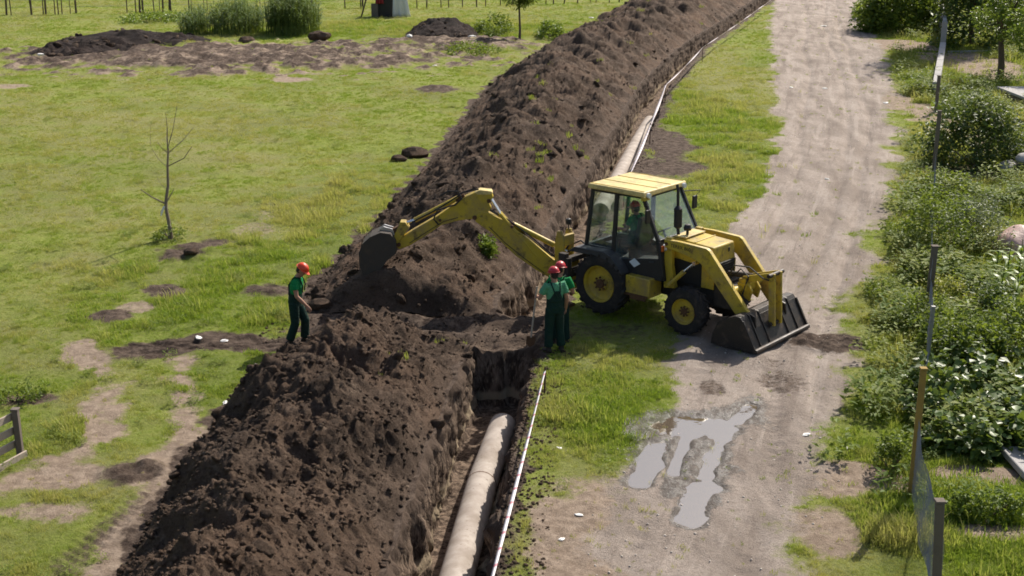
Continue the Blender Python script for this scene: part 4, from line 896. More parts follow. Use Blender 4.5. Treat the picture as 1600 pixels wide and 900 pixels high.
# interior
MB().box((.18, 0.05, 1.42), (.46, .48, .12)).box((.42, 0.05, 1.75), (.12, .46, .62), Matrix.Rotation(R(8), 3, 'Y')).box((.18, .05, 1.22), (.2, .2, .32)).build('driver_seat', m_seat, mach, 0.03)
MB().lathe([(.17, -.012), (.185, 0), (.17, .012), (.155, 0)], (0, 0, 0), 'z', 24).bar((-.16, 0, 0), (.16, 0, 0), .02, .015).tube([(0, 0, 0), (0, 0, -.42)], .025, 8).xform(Matrix.Translation((.98, -.05, 1.86)) @ Matrix.Rotation(R(-28), 4, 'Y')).build('steering_wheel', m_black, mach)
MB().tube([(-.3, -.1, 1.1), (-.32, -.1, 1.62)], .015, 6).tube([(-.3, .15, 1.1), (-.33, .15, 1.62)], .015, 6).box((-.32, .02, 1.25), (.18, .5, .3)).build('control_levers', m_black, mach)
# roof
rf = MB().hexa([(-.50, -.80, 2.69), (.98, -.80, 2.69), (.98, .80, 2.69), (-.50, .80, 2.69), (-.49, -.79, 2.80), (.96, -.79, 2.80), (.96, .79, 2.80), (-.49, .79, 2.80)])
roof = rf.build('roof', m_yel_lit, mach, 0.025)
MB().hexa([(.90, -.80, 2.62), (.99, -.80, 2.62), (.99, -.62, 2.62), (.90, -.62, 2.62), (.90, -.80, 2.70), (.985, -.80, 2.70), (.985, -.5, 2.70), (.90, -.5, 2.70)]).build('roof_visor', m_yel, roof, 0.008)
for yy in (-.72, -.25, .25, .72): MB().box((.235, yy, 2.803), (1.40, .022, .014)).build('roof_seam', m_yel, roof, 0.004)
for s in (-1, 1):
    MB().lathe([(.001, .03), (.055, .03), (.06, 0), (.05, -.04), (.001, -.04)], (1.0, s * .66, 2.72), 'x', 16).build('roof_lamp', m_lens, roof)
# fenders
def strip(path, th, y0, y1):
    m = MB()
    for (a, b) in zip(path[:-1], path[1:]): m.hexa([(a[0], y0, a[1] - th), (b[0], y0, b[1] - th), (b[0], y1, b[1] - th), (a[0], y1, a[1] - th), (a[0], y0, a[1]), (b[0], y0, b[1]), (b[0], y1, b[1]), (a[0], y1, a[1])])
    return m
for s in (-1, 1):
    ya, yb = (-1.02, -.66) if s < 0 else (.66, 1.02)
    f = strip([(-.80, 1.30), (-.66, 1.405), (.10, 1.43), (.30, 1.36), (.52, 1.16), (.60, 1.04)], 0.045, ya, yb)
    f.prism([(-.78, 1.28), (-.66, 1.37), (.10, 1.39), (.30, 1.32), (.52, 1.12), (.45, 1.05), (.20, 1.22), (-.1, 1.30), (-.6, 1.28)], 'y', s * 1.0, s * .965)
    f.build('fender', m_plast, mach, 0.012)
# fuel tank box and step
MB().box((.95, -.68, .79), (.62, .46, .42)).build('tank_box', m_yel, mach, 0.02)
MB().box((.90, -.915, .60), (.64, .05, .05)).box((.98, -.92, .55), (.40, .04, .08)).build('step', m_rust, mach, 0.006)
MB().box((.95, .68, .79), (.62, .46, .42)).build('tank_box', m_yel, mach, 0.02)
# exhaust and air cleaner
MB().tube([(1.50, -.24, 1.86), (1.47, -.24, 2.04)], .035, 12).tube([(1.47, -.24, 2.02), (1.47, -.24, 2.06), (1.46, -.24, 2.44), (1.455, -.24, 2.50)], [.045, .088, .088, .042], 16).tube([(1.455, -.24, 2.48), (1.44, -.24, 2.84), (1.41, -.24, 2.95)], .032, 12).build('exhaust_stack', m_black, mach)
MB().tube([(1.66, -.16, 1.86), (1.66, -.16, 2.0)], .03, 10).lathe([(.001, 0), (.075, .0), (.09, .05), (.06, .12), (.001, .13)], (1.66, -.16, 2.0), 'z', 16, False).build('air_cleaner', m_black, mach)
# lights and mirrors at the front of the cab
for s in (-1, 1):
    MB().lathe([(.001, .05), (.055, .04), (.07, 0), (.07, -.07), (.001, -.07)], (1.43, s * .58, 1.66), 'x', 18).build('headlight', m_lens, mach)
    MB().box((1.42, s * .70, 1.66), (.04, .06, .12)).build('indicator', m_orange, mach, 0.006)
    mm = MB().box((1.14, s * .88, 2.34), (.05, .15, .28)).build('mirror', m_black, mach, 0.012)
    MB().tube([(.92, s * .70, 2.52), (1.12, s * .84, 2.55), (1.16, s * .88, 2.46)] if s < 0 else [(.95, .70, 2.58), (1.22, .98, 2.60), (1.14, .90, 2.46)], .012, 6).build('mirror_arm', m_black, mm)
# loader frame, arms, cylinders
for s in (-1, 1):
    y = s * .56
    MB().prism([(1.42, .80), (1.70, .84), (1.60, 1.30), (1.57, 1.90), (1.42, 1.90), (1.40, 1.3)], 'y', y - .06, y + .06).build('loader_tower', m_yel, mach, 0.012)
    ya = s * .635
    arm = MB().prism([(1.44, 1.865), (1.80, 1.875), (2.46, 1.845), (2.54, 1.80), (3.62, .56), (3.60, .42), (3.46, .40), (3.30, .52), (2.42, 1.46), (2.30, 1.53), (1.98, 1.62), (1.46, 1.70)], 'y', ya - .055, ya + .055).build('loader_arm', m_yel, mach, 0.012)
    MB().tube([(1.62, s * .72, .92), (1.98, s * .72, 1.28)], .05, 12).build('lift_cylinder', m_yel, mach)
    MB().tube([(1.98, s * .72, 1.28), (2.22, s * .72, 1.50)], .028, 10).tube([(2.22, s * .60, 1.50), (2.22, s * .75, 1.50)], .045, 10).build('cylinder_rod', m_chrome, mach)
    MB().tube([(1.5, s * .70, 1.78), (1.5, s * .55, 1.78)], .04, 10).tube([(3.54, s * .72, .50), (3.54, s * .55, .50)], .05, 10).build('pivot_pin', m_rust, mach)
MB().tube([(3.02, -.60, 1.02), (3.02, .60, 1.02)], .075, 14).box((3.08, 0, 1.06), (.22, .5, .16)).build('cross_beam', m_yel, mach, 0.01)
MB().prism([(2.98, .92), (3.24, .78), (3.30, 1.00), (3.12, 1.24), (2.98, 1.22)], 'y', -.22, -.16).prism([(2.98, .92), (3.24, .78), (3.30, 1.00), (3.12, 1.24), (2.98, 1.22)], 'y', .10, .16).build('lever_bracket', m_yel, mach, 0.008)
for yy in (-.16, .10):
    MB().bar((3.05, yy, 1.20), (3.72, yy, 1.40), .05, .13).build('tilt_lever', m_yel, mach, 0.01)
    MB().bar((3.70, yy, 1.44), (3.77, yy, .36), .06, .14, (1, 0, 0)).build('tilt_link', m_yel, mach, 0.01)
MB().tube([(3.70, -.30, 1.41), (3.70, .26, 1.41)], .045, 12).tube([(3.76, -.26, .40), (3.76, .2, .40)], .04, 10).build('link_pin', m_steel, mach)
MB().tube([(2.62, -.03, 1.22), (3.2, -.03, 1.27)], .055, 12).tube([(3.2, -.03, 1.27), (3.6, -.03, 1.36)], .03, 10).build('tilt_cylinder', m_dirty, mach)
MB().tube([(2.75, -.3, 1.16), (2.9, -.3, 1.50), (3.25, -.28, 1.52), (3.55, -.26, 1.34), (3.66, -.2, 1.30)], .016, 6).tube([(2.8, -.2, 1.2), (3.0, -.2, 1.42), (3.2, -.22, 1.30), (3.1, -.26, .9), (3.3, -.3, .72)], .016, 6).build('hydraulic_hose', m_black, mach)
# loader bucket, mouth down
prof = [(2.90, .03), (2.93, .25), (3.04, .50), (3.22, .62), (3.42, .71), (3.54, .71), (3.60, .64), (3.90, .09), (3.92, .04)]
bk = MB()
for (a, b) in zip(prof[:-1], prof[1:]):
    t = Vector((b[0] - a[0], 0, b[1] - a[1])).normalized(); nn = Vector((-t.z, 0, t.x)) * -.025
    P = [Vector((a[0], -1.05, a[1])), Vector((b[0], -1.05, b[1])), Vector((b[0], 1.05, b[1])), Vector((a[0], 1.05, a[1]))]
    bk.hexa([p + nn for p in P] + P)
for s in (-1, 1): bk.prism(prof, 'y', s * 1.05 - .015, s * 1.05 + .015)
bucket = bk.build('loader_bucket', m_steel, mach, 0.006)
for yy in (-.78, -.42, .34, .72):
    MB().prism([(3.48, .725), (3.59, .70), (3.925, .10), (3.80, .10), (3.60, .55)], 'y', yy - .02, yy + .02).build('bucket_rib', m_steel, bucket, 0.005)
MB().tube([(3.93, -1.07, .075), (3.93, 1.07, .075)], .05, 10).build('bucket_lip', m_steel, bucket)
for s in (-1, 1): MB().bar((3.62, s * 1.055, .64), (3.92, s * 1.055, .10), .045, .03).build('edge_plate', m_steel, bucket, 0.004)
for yy in (-.60, .60): MB().prism([(3.42, .60), (3.50, .72), (3.68, .66), (3.72, .44), (3.56, .34)], 'y', yy - .12, yy - .08).build('pivot_bracket', m_steel, bucket, 0.005)
# lettering on the loader arm
def text_part(txt, size, loc, rot, mat, par):
    cu = bpy.data.curves.new('lettering', 'FONT'); cu.body = txt; cu.size = size; cu.extrude = 0.002; cu.align_x = 'LEFT'
    o = bpy.data.objects.new('tmp', cu); COL.objects.link(o); dg = bpy.context.evaluated_depsgraph_get(); me = bpy.data.meshes.new_from_object(o.evaluated_get(dg)); bpy.data.objects.remove(o)
    k = link('lettering', me, mat, par); k.location = loc; k.rotation_euler = rot; return k
text_part('TEREX 860', .105, (1.60, -.692, 1.735), (R(90), R(2), 0), m_black, mach)
# rear frame, stabilisers, kingpost
MB().box((-.92, 0, .72), (.16, 2.05, .16)).box((-.92, 0, 1.04), (.14, 2.05, .12)).box((-.90, -.95, .88), (.14, .14, .44)).box((-.90, .95, .88), (.14, .14, .44)).box((-.72, 0, .8), (.3, .8, .3)).build('rear_frame', m_dirty, mach, 0.012)
for s in (-1, 1):
    MB().box((-.98, s * .98, .70), (.18, .15, 1.0)).box((-.98, s * .98, .28), (.13, .11, .6)).build('stabilizer', m_dirty, mach, 0.012)
    MB().box((-.98, s * .98, .02), (.42, .34, .07)).build('stabilizer_foot', m_rust, mach, 0.012)
kx, ky = -1.22, -.62
MB().box((kx + .12, ky, .62), (.2, .46, .7)).prism([(kx - .16, .30), (kx + .10, .30), (kx + .10, 1.40), (kx + .02, 1.62), (kx - .10, 1.60), (kx - .16, 1.30)], 'y', ky - .19, ky - .13).prism([(kx - .16, .30), (kx + .10, .30), (kx + .10, 1.40), (kx + .02, 1.62), (kx - .10, 1.60), (kx - .16, 1.30)], 'y', ky + .13, ky + .19).box((kx + .06, ky, 1.40), (.1, .36, .25)).build('kingpost', m_yel, mach, 0.015)
MB().tube([(kx, ky + .1, 1.6), (kx, ky + .1, 1.72)], .015, 6).lathe([(.001, .1), (.055, .08), (.065, .02), (.05, -.04), (.001, -.05)], (kx, ky + .1, 1.76), 'z', 14, False).build('work_lamp', m_black, mach)
MB().tube([(-.7, -.2, 1.1), (-1.0, -.35, 1.35), (-1.25, -.5, 1.2), (-1.35, -.62, .9)], .02, 6).tube([(-.7, -.3, 1.0), (-1.05, -.45, 1.2), (-1.35, -.55, 1.0)], .02, 6).build('hydraulic_hose', m_black, mach)

# boom, dipper and digging bucket stand in one upright plane swung out over the heap
KP = (Matrix.Translation(MO) @ Matrix.Rotation(ANG, 4, 'Z')) @ Vector((kx - .05, ky, 0)); YB = KP.y
def pl(px, py): x, z = on_Y(px, py, YB); return (x, z)
def slab(name, pts, hw, mat, bev=0.012, off=0.0, par=mach):
    m = MB().prism([pl(*p) for p in pts], 'y', YB + off - hw, YB + off + hw); m.xform(MINV); return m.build(name, mat, par, bev)
def rod(name, a, b, r, mat, off=0.0, n=12):
    p, q = pl(*a), pl(*b); m = MB().tube([(p[0], YB + off, p[1]), (q[0], YB + off, q[1])], r, n); m.xform(MINV); return m.build(name, mat, mach)
slab('boom', [(739, 336), (748, 328), (762, 330), (792, 346), (826, 372), (862, 402), (884, 418), (890, 430), (880, 440), (862, 434), (838, 420), (806, 398), (768, 362), (744, 345)], .11, m_yel)
for o in (-.075, .075):
    rod('dipper_cylinder', (781, 333), (838, 398), .042, m_yel, o - .0); rod('cylinder_rod', (767, 310), (782, 334), .028, m_chrome, o)
rod('boom_cylinder', (800, 350), (866, 383), .062, m_yel, .02); rod('cylinder_rod', (866, 383), (886, 393), .05, m_chrome, .02)
rod('cylinder_pin', (796, 350), (804, 350), .05, m_rust, .0)
dip = slab('dipper', [(727, 306), (748, 297), (768, 299), (771, 307), (764, 316), (768, 324), (760, 332), (742, 340), (716, 343), (690, 350), (664, 368), (640, 382), (624, 388), (618, 380), (624, 372), (646, 358), (684, 336), (706, 321)], .105, m_yel)
slab('dipper_top_plate', [(742, 299), (750, 295), (768, 297), (770, 300), (766, 302), (746, 302)], .13, m_yel_lit, .006, 0.0)
rod('bucket_cylinder', (648, 344), (716, 309), .055, m_yel, .0); rod('cylinder_rod', (630, 350), (650, 343), .032, m_chrome, .0)
rod('cylinder_pin', (712, 312), (726, 306), .06, m_rust)
slab('bucket_link', [(626, 345), (634, 345), (640, 354), (622, 378), (614, 372)], .14, m_yel, .008); slab('bucket_lever', [(604, 362), (630, 348), (634, 354), (610, 368)], .09, m_rust, .006)
HPX = [(686, 349), (678, 340), (684, 326), (700, 321), (712, 318), (722, 308), (716, 297), (700, 297), (688, 304)]
m = MB().tube([(pl(*p)[0], YB - .13, pl(*p)[1]) for p in HPX], .017, 7); m.xform(MINV); m.build('hydraulic_hose', m_black, mach)
for nm, pts, off in (('boom_hose', [(884, 412), (862, 396), (826, 366), (792, 341), (765, 326), (757, 318)], -.06), ('boom_hose', [(884, 414), (860, 399), (824, 370), (790, 344), (762, 328), (750, 312)], .05), ('dipper_hose', [(748, 295), (724, 300), (700, 316), (676, 330), (652, 342), (640, 350)], -.05), ('dipper_hose', [(746, 294), (722, 302), (698, 319), (672, 335), (650, 347)], .06), ('grease_line', [(850, 424), (820, 402), (790, 378), (764, 352)], -.118), ('grease_line', [(640, 378), (668, 360), (694, 344), (716, 338)], -.112)):
    m = MB().tube([(pl(*p)[0], YB + off, pl(*p)[1]) for p in pts], .016 if 'hose' in nm else .008, 6); m.xform(MINV); m.build(nm, m_black, mach)
for px, py, rr in ((742, 338, .05), (764, 312, .045), (624, 380, .045), (878, 428, .055), (688, 342, .03), (800, 352, .035)):
    a_ = pl(px, py); m = MB().tube([(a_[0], YB - .15, a_[1]), (a_[0], YB + .15, a_[1])], rr, 12); m.xform(MINV); m.build('pivot_pin', m_rust, mach)
bp = [(563, 392), (566, 378), (578, 366), (596, 358), (612, 360), (620, 372), (621, 388), (616, 397)]
br = [(616, 397), (606, 406), (598, 418), (590, 428), (580, 436), (570, 428), (565, 410), (563, 392)]
bm_ = MB(); shell = [pl(*p) for p in [(582, 438), (571, 426), (564, 408), (563, 390), (568, 376), (580, 365), (596, 358), (612, 360), (620, 372), (621, 390)]]
cxz = pl(594, 392)
for (a, b) in zip(shell[:-1], shell[1:]):
    ia = (a[0] + (cxz[0] - a[0]) * .09, a[1] + (cxz[1] - a[1]) * .09); ib = (b[0] + (cxz[0] - b[0]) * .09, b[1] + (cxz[1] - b[1]) * .09)
    bm_.hexa([(a[0], YB - .31, a[1]), (b[0], YB - .31, b[1]), (b[0], YB + .31, b[1]), (a[0], YB + .31, a[1]), (ia[0], YB - .31, ia[1]), (ib[0], YB - .31, ib[1]), (ib[0], YB + .31, ib[1]), (ia[0], YB + .31, ia[1])])
side = shell + [pl(606, 402), pl(596, 418)]
for s in (-1, 1): bm_.prism(side, 'y', YB + s * .31 - .012, YB + s * .31 + .012)
bm_.xform(MINV); dbk = bm_.build('digging_bucket', m_bkt, mach, 0.005)
for k in range(4):
    p0, p1 = pl(580, 432), pl(585, 444); yy = YB - .26 + .173 * k
    t = MB().bar((p0[0], yy, p0[1]), (p1[0], yy, p1[1]), .05, .03); t.xform(MINV); t.build('bucket_tooth', m_edge, dbk)
for o in (-.1, .1):
    t = MB().prism([pl(592, 358), pl(600, 352), pl(614, 356), pl(618, 366)], 'y', YB + o - .015, YB + o + .015); t.xform(MINV); t.build('bucket_ear', m_edge, dbk)
# ------------------------------------------------------------------ people
m_skin = mat_plain('skin', (0.36, 0.19, 0.125), 0.55, 0, 0.15, (0.25, 0.12, 0.08), 20)
m_shirt = mat_plain('green_shirt', (0.012, 0.20, 0.062), 0.85, 0, 0.25, (0.008, 0.11, 0.04), 3, bump=3.0, spec=0.15)
m_shirt2 = mat_plain('faded_green_shirt', (0.10, 0.30, 0.17), 0.85, 0, 0.25, (0.06, 0.19, 0.11), 3, bump=3.0, spec=0.15)
m_over = mat_plain('dark_green_overalls', (0.012, 0.034, 0.027), 0.85, 0, 0.6, (0.05, 0.05, 0.038), 3, bump=3.0, spec=0.15)
m_boot = mat_plain('dirty_boots', (0.03, 0.025, 0.02), 0.8, 0, 0.5)
m_hat_o = mat_plain('orange_red_helmet', (0.72, 0.055, 0.012), 0.28, 0, 0.05, spec=0.6)
m_hat_r = mat_plain('dark_red_helmet', (0.42, 0.016, 0.026), 0.30, 0, 0.08, spec=0.6)
m_hair = mat_plain('dark_hair', (0.02, 0.015, 0.012), 0.7)
m_glove = m_skin
def etube(m, pts, rx, ry, side=(0, 1, 0), n=14):
    pts = [Vector(p) for p in pts]; V = []; F = []
    for i, p in enumerate(pts):
        d = (pts[min(i + 1, len(pts) - 1)] - pts[max(i - 1, 0)]).normalized(); sd = Vector(side); sd = (sd - d * sd.dot(d)).normalized(); fw = sd.cross(d)
        for k in range(n):
            a = 2 * math.pi * k / n; V.append(p + sd * (math.cos(a) * rx[i]) + fw * (math.sin(a) * ry[i]))
    for i in range(len(pts) - 1):
        for k in range(n): k2 = (k + 1) % n; F.append((i * n + k, i * n + k2, (i + 1) * n + k2, (i + 1) * n + k))
    F.append(tuple(range(n - 1, -1, -1))); F.append(tuple(range((len(pts) - 1) * n, len(pts) * n)))
    m.add(V, F)
def ball(m, c, r, M=None, n=14):
    c = Vector(c); V = []; F = []
    for i in range(n + 1):
        t = math.pi * i / n
        for k in range(2 * n):
            a = math.pi * k / n; v = Vector((r[0] * math.sin(t) * math.cos(a), r[1] * math.sin(t) * math.sin(a), r[2] * math.cos(t)))
            V.append(c + (M @ v if M is not None else v))
    w = 2 * n
    for i in range(n):
        for k in range(w): F.append((i * w + k, (i + 1) * w + k, (i + 1) * w + (k + 1) % w, i * w + (k + 1) % w))
    m.add(V, F)
def fuse(m, name, mat, parent, voxel, smooth=2):    # one continuous surface
    me = bpy.data.meshes.new('tmp'); me.from_pydata(m.v, [], m.f)
    bm = bmesh.new(); bm.from_mesh(me); bmesh.ops.remove_doubles(bm, verts=bm.verts, dist=1e-5); bmesh.ops.recalc_face_normals(bm, faces=bm.faces); bm.to_mesh(me); bm.free()
    o = bpy.data.objects.new('tmp', me); COL.objects.link(o)
    r = o.modifiers.new('r', 'REMESH'); r.mode = 'VOXEL'; r.voxel_size = voxel
    if smooth: s = o.modifiers.new('s', 'SMOOTH'); s.factor = 0.5; s.iterations = smooth
    dg = bpy.context.evaluated_depsgraph_get(); out = bpy.data.meshes.new_from_object(o.evaluated_get(dg)); bpy.data.objects.remove(o)
    out.polygons.foreach_set('use_smooth', np.ones(len(out.polygons), bool)); out.name = name
    return link(name, out, mat, parent)
def hand(m, wrist, d, palm_n, s, side):   # d: finger direction, palm_n: palm normal, side: towards the thumb
    d = Vector(d).normalized(); pn = Vector(palm_n); pn = (pn - d * pn.dot(d)).normalized(); th = d.cross(pn) * side
    w = Vector(wrist)
    etube(m, [w - d * .03, w + d * .02 * s, w + d * .06 * s, w + d * .095 * s], [.026, .032 * s, .041 * s, .038 * s], [.02, .018, .017, .014], tuple(th), 10)
    for k, (off, ln) in enumerate(((.028, .072), (.010, .080), (-.009, .074), (-.027, .058))):
        b = w + d * .088 * s + th * off * s
        k1 = b + (d * .85 + pn * .35).normalized() * ln * .45 * s; k2 = k1 + (d * .55 + pn * .8).normalized() * ln * .33 * s; k3 = k2 + (d * .1 + pn).normalized() * ln * .28 * s
        m.tube([b - d * .02, b, k1, k2, k3], [.0085, .009, .0085, .008, .0065], 8)
    b = w + d * .03 * s + th * .03 * s; k1 = b + (th * .75 + d * .6 + pn * .25).normalized() * .038 * s; k2 = k1 + (d * .8 + th * .15 + pn * .5).normalized() * .035 * s
    m.tube([b - th * .015, b, k1, k2], [.012, .0115, .0105, .008], 8)
def person(label, loc, rz, J, shirt, hat, sleeves=0.5, group=None, bare_arms=True, seated=False, overall=True):
    root = empty('person', loc, rz); tag(root, label, 'person', group)
    V3 = {k: Vector(v) for k, v in J.items() if k not in ('look',)}
    look = Vector(J['look']).normalized(); pel, che, nek, hed = V3['pelvis'], V3['chest'], V3['neck'], V3['head']
    up = (hed - nek).normalized(); lat = up.cross(look).normalized(); upn = look.cross(lat).normalized()
    Mh = Matrix((look, lat, upn)).transposed()
    def H(x, y, z): return hed + Mh @ Vector((x, y, z))
    sl = Vector(J['shl']) - Vector(J['shr']); sl.normalize()
    b = MB()
    ball(b, H(0, 0, .015), (.098, .078, .118), Mh); ball(b, H(.028, 0, -.055), (.062, .056, .062), Mh)      # skull, jaw
    ball(b, H(.102, 0, -.012), (.018, .013, .024), Mh, 8); b.tube([H(.085, 0, .03), H(.108, 0, -.018)], [.010, .014], 8)   # nose
    ball(b, H(.088, 0, -.062), (.012, .026, .010), Mh, 8); ball(b, H(.078, 0, -.098), (.02, .024, .016), Mh, 8)   # mouth, chin
    for s in (-1, 1): ball(b, H(-.005, s * .080, -.005), (.022, .012, .034), Mh, 8); ball(b, H(.082, s * .034, .022), (.016, .022, .011), Mh, 8)
    etube(b, [che + Vector((0, 0, .1)), nek, nek.lerp(hed, .6)], [.075, .058, .056], [.07, .06, .058], sl)
    etube(b, [pel - Vector((0, 0, .06)), pel, pel.lerp(che, .5), che, nek - (nek - che) * .2], [.14, .16, .145, .17, .09], [.10, .11, .10, .11, .075], sl)
    for s, q in ((1, 'l'), (-1, 'r')):
        sh, el, wr = V3['sh' + q], V3['el' + q], V3['wr' + q]; hp, kn, an = V3['hp' + q], V3['kn' + q], V3['an' + q]
        b.tube([che.lerp(sh, .55), sh, sh.lerp(el, .5), el, el.lerp(wr, .35), wr], [.06, .058, .05, .041, .042, .027], 12)
        hd = Vector(J.get('hd' + q, wr - el)); pn = Vector(J.get('pn' + q, (0.25, -s, 0))); hand(b, wr, hd, pn, 1.0, s * (1 if q == 'l' else 1))
        b.tube([pel.lerp(hp, .8), hp, hp.lerp(kn, .5), kn, kn.lerp(an, .4), an], [.09, .088, .075, .056, .055, .038], 12)
    fuse(b, 'body', m_skin, root, 0.0075)
    e = MB()
    for s in (-1, 1): ball(e, H(.093, s * .033, .020), (.008, .012, .006), Mh, 8)
    e.build('eyes', m_hair, root, fix=False)
    hr = MB(); ball(hr, H(-.022, 0, .012), (.092, .084, .108), Mh); ball(hr, H(-.045, 0, -.045), (.055, .066, .05), Mh); hr.build('hair', m_hair, root, fix=False)
    # shirt with short sleeves
    c = MB()
    etube(c, [pel + Vector((0, 0, .04)), pel.lerp(che, .5), che, che.lerp(nek, .55), nek - (nek - che) * .12], [.158, .165, .192, .165, .078], [.125, .128, .135, .11, .078], sl)
    for q in 'lr':
        sh, el = V3['sh' + q], V3['el' + q]
        c.tube([che.lerp(sh, .5), sh, sh.lerp(el, sleeves * .6), sh.lerp(el, sleeves)], [.085, .076, .074, .072], 14)
    fuse(c, 'shirt', shirt, root, 0.011)
    o_ = MB()
    etube(o_, [pel - Vector((0, 0, .10)), pel, pel.lerp(che, .35), pel.lerp(che, .62)], [.165, .178, .172, .165], [.125, .138, .137, .125], sl)
    for q in 'lr':
        hp, kn, an = V3['hp' + q], V3['kn' + q], V3['an' + q]
        o_.tube([pel.lerp(hp, .75), hp, hp.lerp(kn, .5), kn, kn.lerp(an, .5), an + (kn - an).normalized() * .03], [.11, .108, .10, .088, .088, .09], 14)
    bkx = sl.cross(Vector((0, 0, 1))).normalized(); bc = pel.lerp(che, .75)
    etube(o_, [pel.lerp(che, .45) - bkx * .075, bc - bkx * .085, che - bkx * .095 + Vector((0, 0, .02))], [.15, .115, .06], [.075, .065, .055], sl)
    fuse(o_, 'overalls', m_over, root, 0.011)
    fr = Vector((1, 0, 0)); fr = sl.cross(Vector((0, 0, 1))).normalized()
    st = MB()
    for s in (-1, 1):
        f0 = pel.lerp(che, .60); top = nek.lerp(V3['shl' if s > 0 else 'shr'], .52) + Vector((0, 0, .035))
        fp = f0 + fr * .150 + sl * s * .07; bp_ = f0 - fr * .148 + sl * s * -.01
        st.tube([fp, che + fr * .150 + sl * s * .085, top + fr * .06, top - fr * .05, che - fr * .148 + sl * s * .06, bp_], .016, 6)
    fuse(st, 'overall_straps', m_over, root, 0.009, 1)
    for q in 'lr':
        an, kn = V3['an' + q], V3['kn' + q]; td = Vector(J.get('toe' + q, (1, 0, 0))).normalized(); ft = MB()
        etube(ft, [an - td * .085 + Vector((0, 0, -.055)), an - td * .03 + Vector((0, 0, -.045)), an + td * .08 + Vector((0, 0, -.058)), an + td * .185 + Vector((0, 0, -.068))], [.036, .046, .052, .036], [.03, .042, .034, .022], td.cross(Vector((0, 0, 1))), 12)
        ft.tube([an + Vector((0, 0, -.05)), an + (kn - an).normalized() * .14], [.056, .062], 12)
        fuse(ft, 'boot', m_boot, root, 0.012)
    # helmet: ribbed shell, rim and peak
    h = MB(); V = []; F = []; nr, nc = 9, 28
    for i in range(nr):
        t = (math.pi / 2) * i / (nr - 1)
        for k in range(nc):
            a = 2 * math.pi * k / nc; rib = 1 + 0.03 * math.exp(-(math.sin(a) / .18) ** 2)
            V.append(H(.128 * math.cos(a) * math.cos(t) * rib - .004, .108 * math.sin(a) * math.cos(t), .045 + .118 * math.sin(t) * rib))
    for i in range(nr - 1):
        for k in range(nc): F.append((i * nc + k, i * nc + (k + 1) % nc, (i + 1) * nc + (k + 1) % nc, (i + 1) * nc + k))
    h.add(V, F); hel = h.build('helmet', hat, root, fix=False, smooth=60)
    sd = hel.modifiers.new('t', 'SOLIDIFY'); sd.thickness = 0.005
    br_ = MB(); V = []
    for r_, dz in ((1.0, 0.0), (1.10, -.006), (1.10, -.012), (1.0, -.006)):
        for k in range(nc):
            a = 2 * math.pi * k / nc; ex = 1 + (0.32 * max(0, math.cos(a)) ** 3 if r_ > 1.05 else 0)
            V.append(H(.128 * math.cos(a) * r_ * ex - .004, .108 * math.sin(a) * r_, .046 + dz - (0.012 * max(0, math.cos(a)) if r_ > 1.05 else 0)))
    F = [(i * nc + k, i * nc + (k + 1) % nc, ((i + 1) % 4) * nc + (k + 1) % nc, ((i + 1) % 4) * nc + k) for i in range(4) for k in range(nc)]
    br_.add(V, F); br_.build('brim', hat, hel)
    return root
# 1: man with dark red helmet at the trench end, back to us, right arm down, leaning on a shovel
J1 = dict(pelvis=(0, 0, .93), chest=(.02, 0, 1.28), neck=(.03, 0, 1.47), head=(.06, 0, 1.60), look=(1, .25, -.22),
          shl=(.02, .19, 1.39), ell=(.06, .30, 1.13), wrl=(.30, .20, 1.08), hdl=(.9, .3, .1), pnl=(0, -.4, -1),
          shr=(.02, -.19, 1.39), elr=(-.03, -.25, 1.10), wrr=(.06, -.27, .86), hpl=(0, .09, .90), knl=(.03, .11, .48), anl=(-.01, .13, .10),
          hpr=(0, -.09, .90), knr=(.02, -.12, .48), anr=(-.03, -.14, .10), toel=(1, .3, 0), toer=(1, -.3, 0))
q1 = G(866, 546); person('man in faded green shirt and overalls, maroon helmet, back turned at the trench end', (q1[0], q1[1], float(ground_z(*q1))), R(112), J1, m_shirt2, m_hat_r, 0.62)
q3 = G(872, 528); J3 = dict(J1); J3.update(look=(1, -.5, -.15), wrl=(.22, .28, .95), hdl=(.6, 0, -.6), ell=(.02, .29, 1.12), elr=(.05, -.27, 1.12), wrr=(.24, -.18, 1.02), hdr=(.8, .3, .1), pnr=(0, .5, -.5))
person('man in green shirt and red helmet standing closest to the digger', (q3[0] + .02, q3[1] + .05, float(ground_z(*q3))), R(75), J3, m_shirt, m_hat_r, 0.62)
# 2: man with bright orange helmet stepping along the heap, looking down
J2 = dict(pelvis=(-.02, 0, .92), chest=(.03, 0, 1.27), neck=(.08, 0, 1.455), head=(.15, 0, 1.575), look=(1, -.05, -.75),
          shl=(.03, .19, 1.38), ell=(-.08, .24, 1.13), wrl=(-.04, .25, .88), shr=(.04, -.19, 1.37), elr=(.10, -.25, 1.10), wrr=(.29, -.22, .90), hdr=(.6, 0, -.8), pnr=(-.4, .7, -.2),
          hpl=(-.02, .09, .89), knl=(.14, .10, .50), anl=(.11, .11, .11), hpr=(-.02, -.09, .89), knr=(-.01, -.10, .48), anr=(-.14, -.11, .11), toel=(1, .1, 0), toer=(1, -.1, -.1))
q2 = G(466, 537); person('man in green shirt and bright orange helmet walking beside the near heap', (q2[0], q2[1], float(ground_z(*q2)) + .02), R(-8), J2, m_shirt, m_hat_o, 0.55)
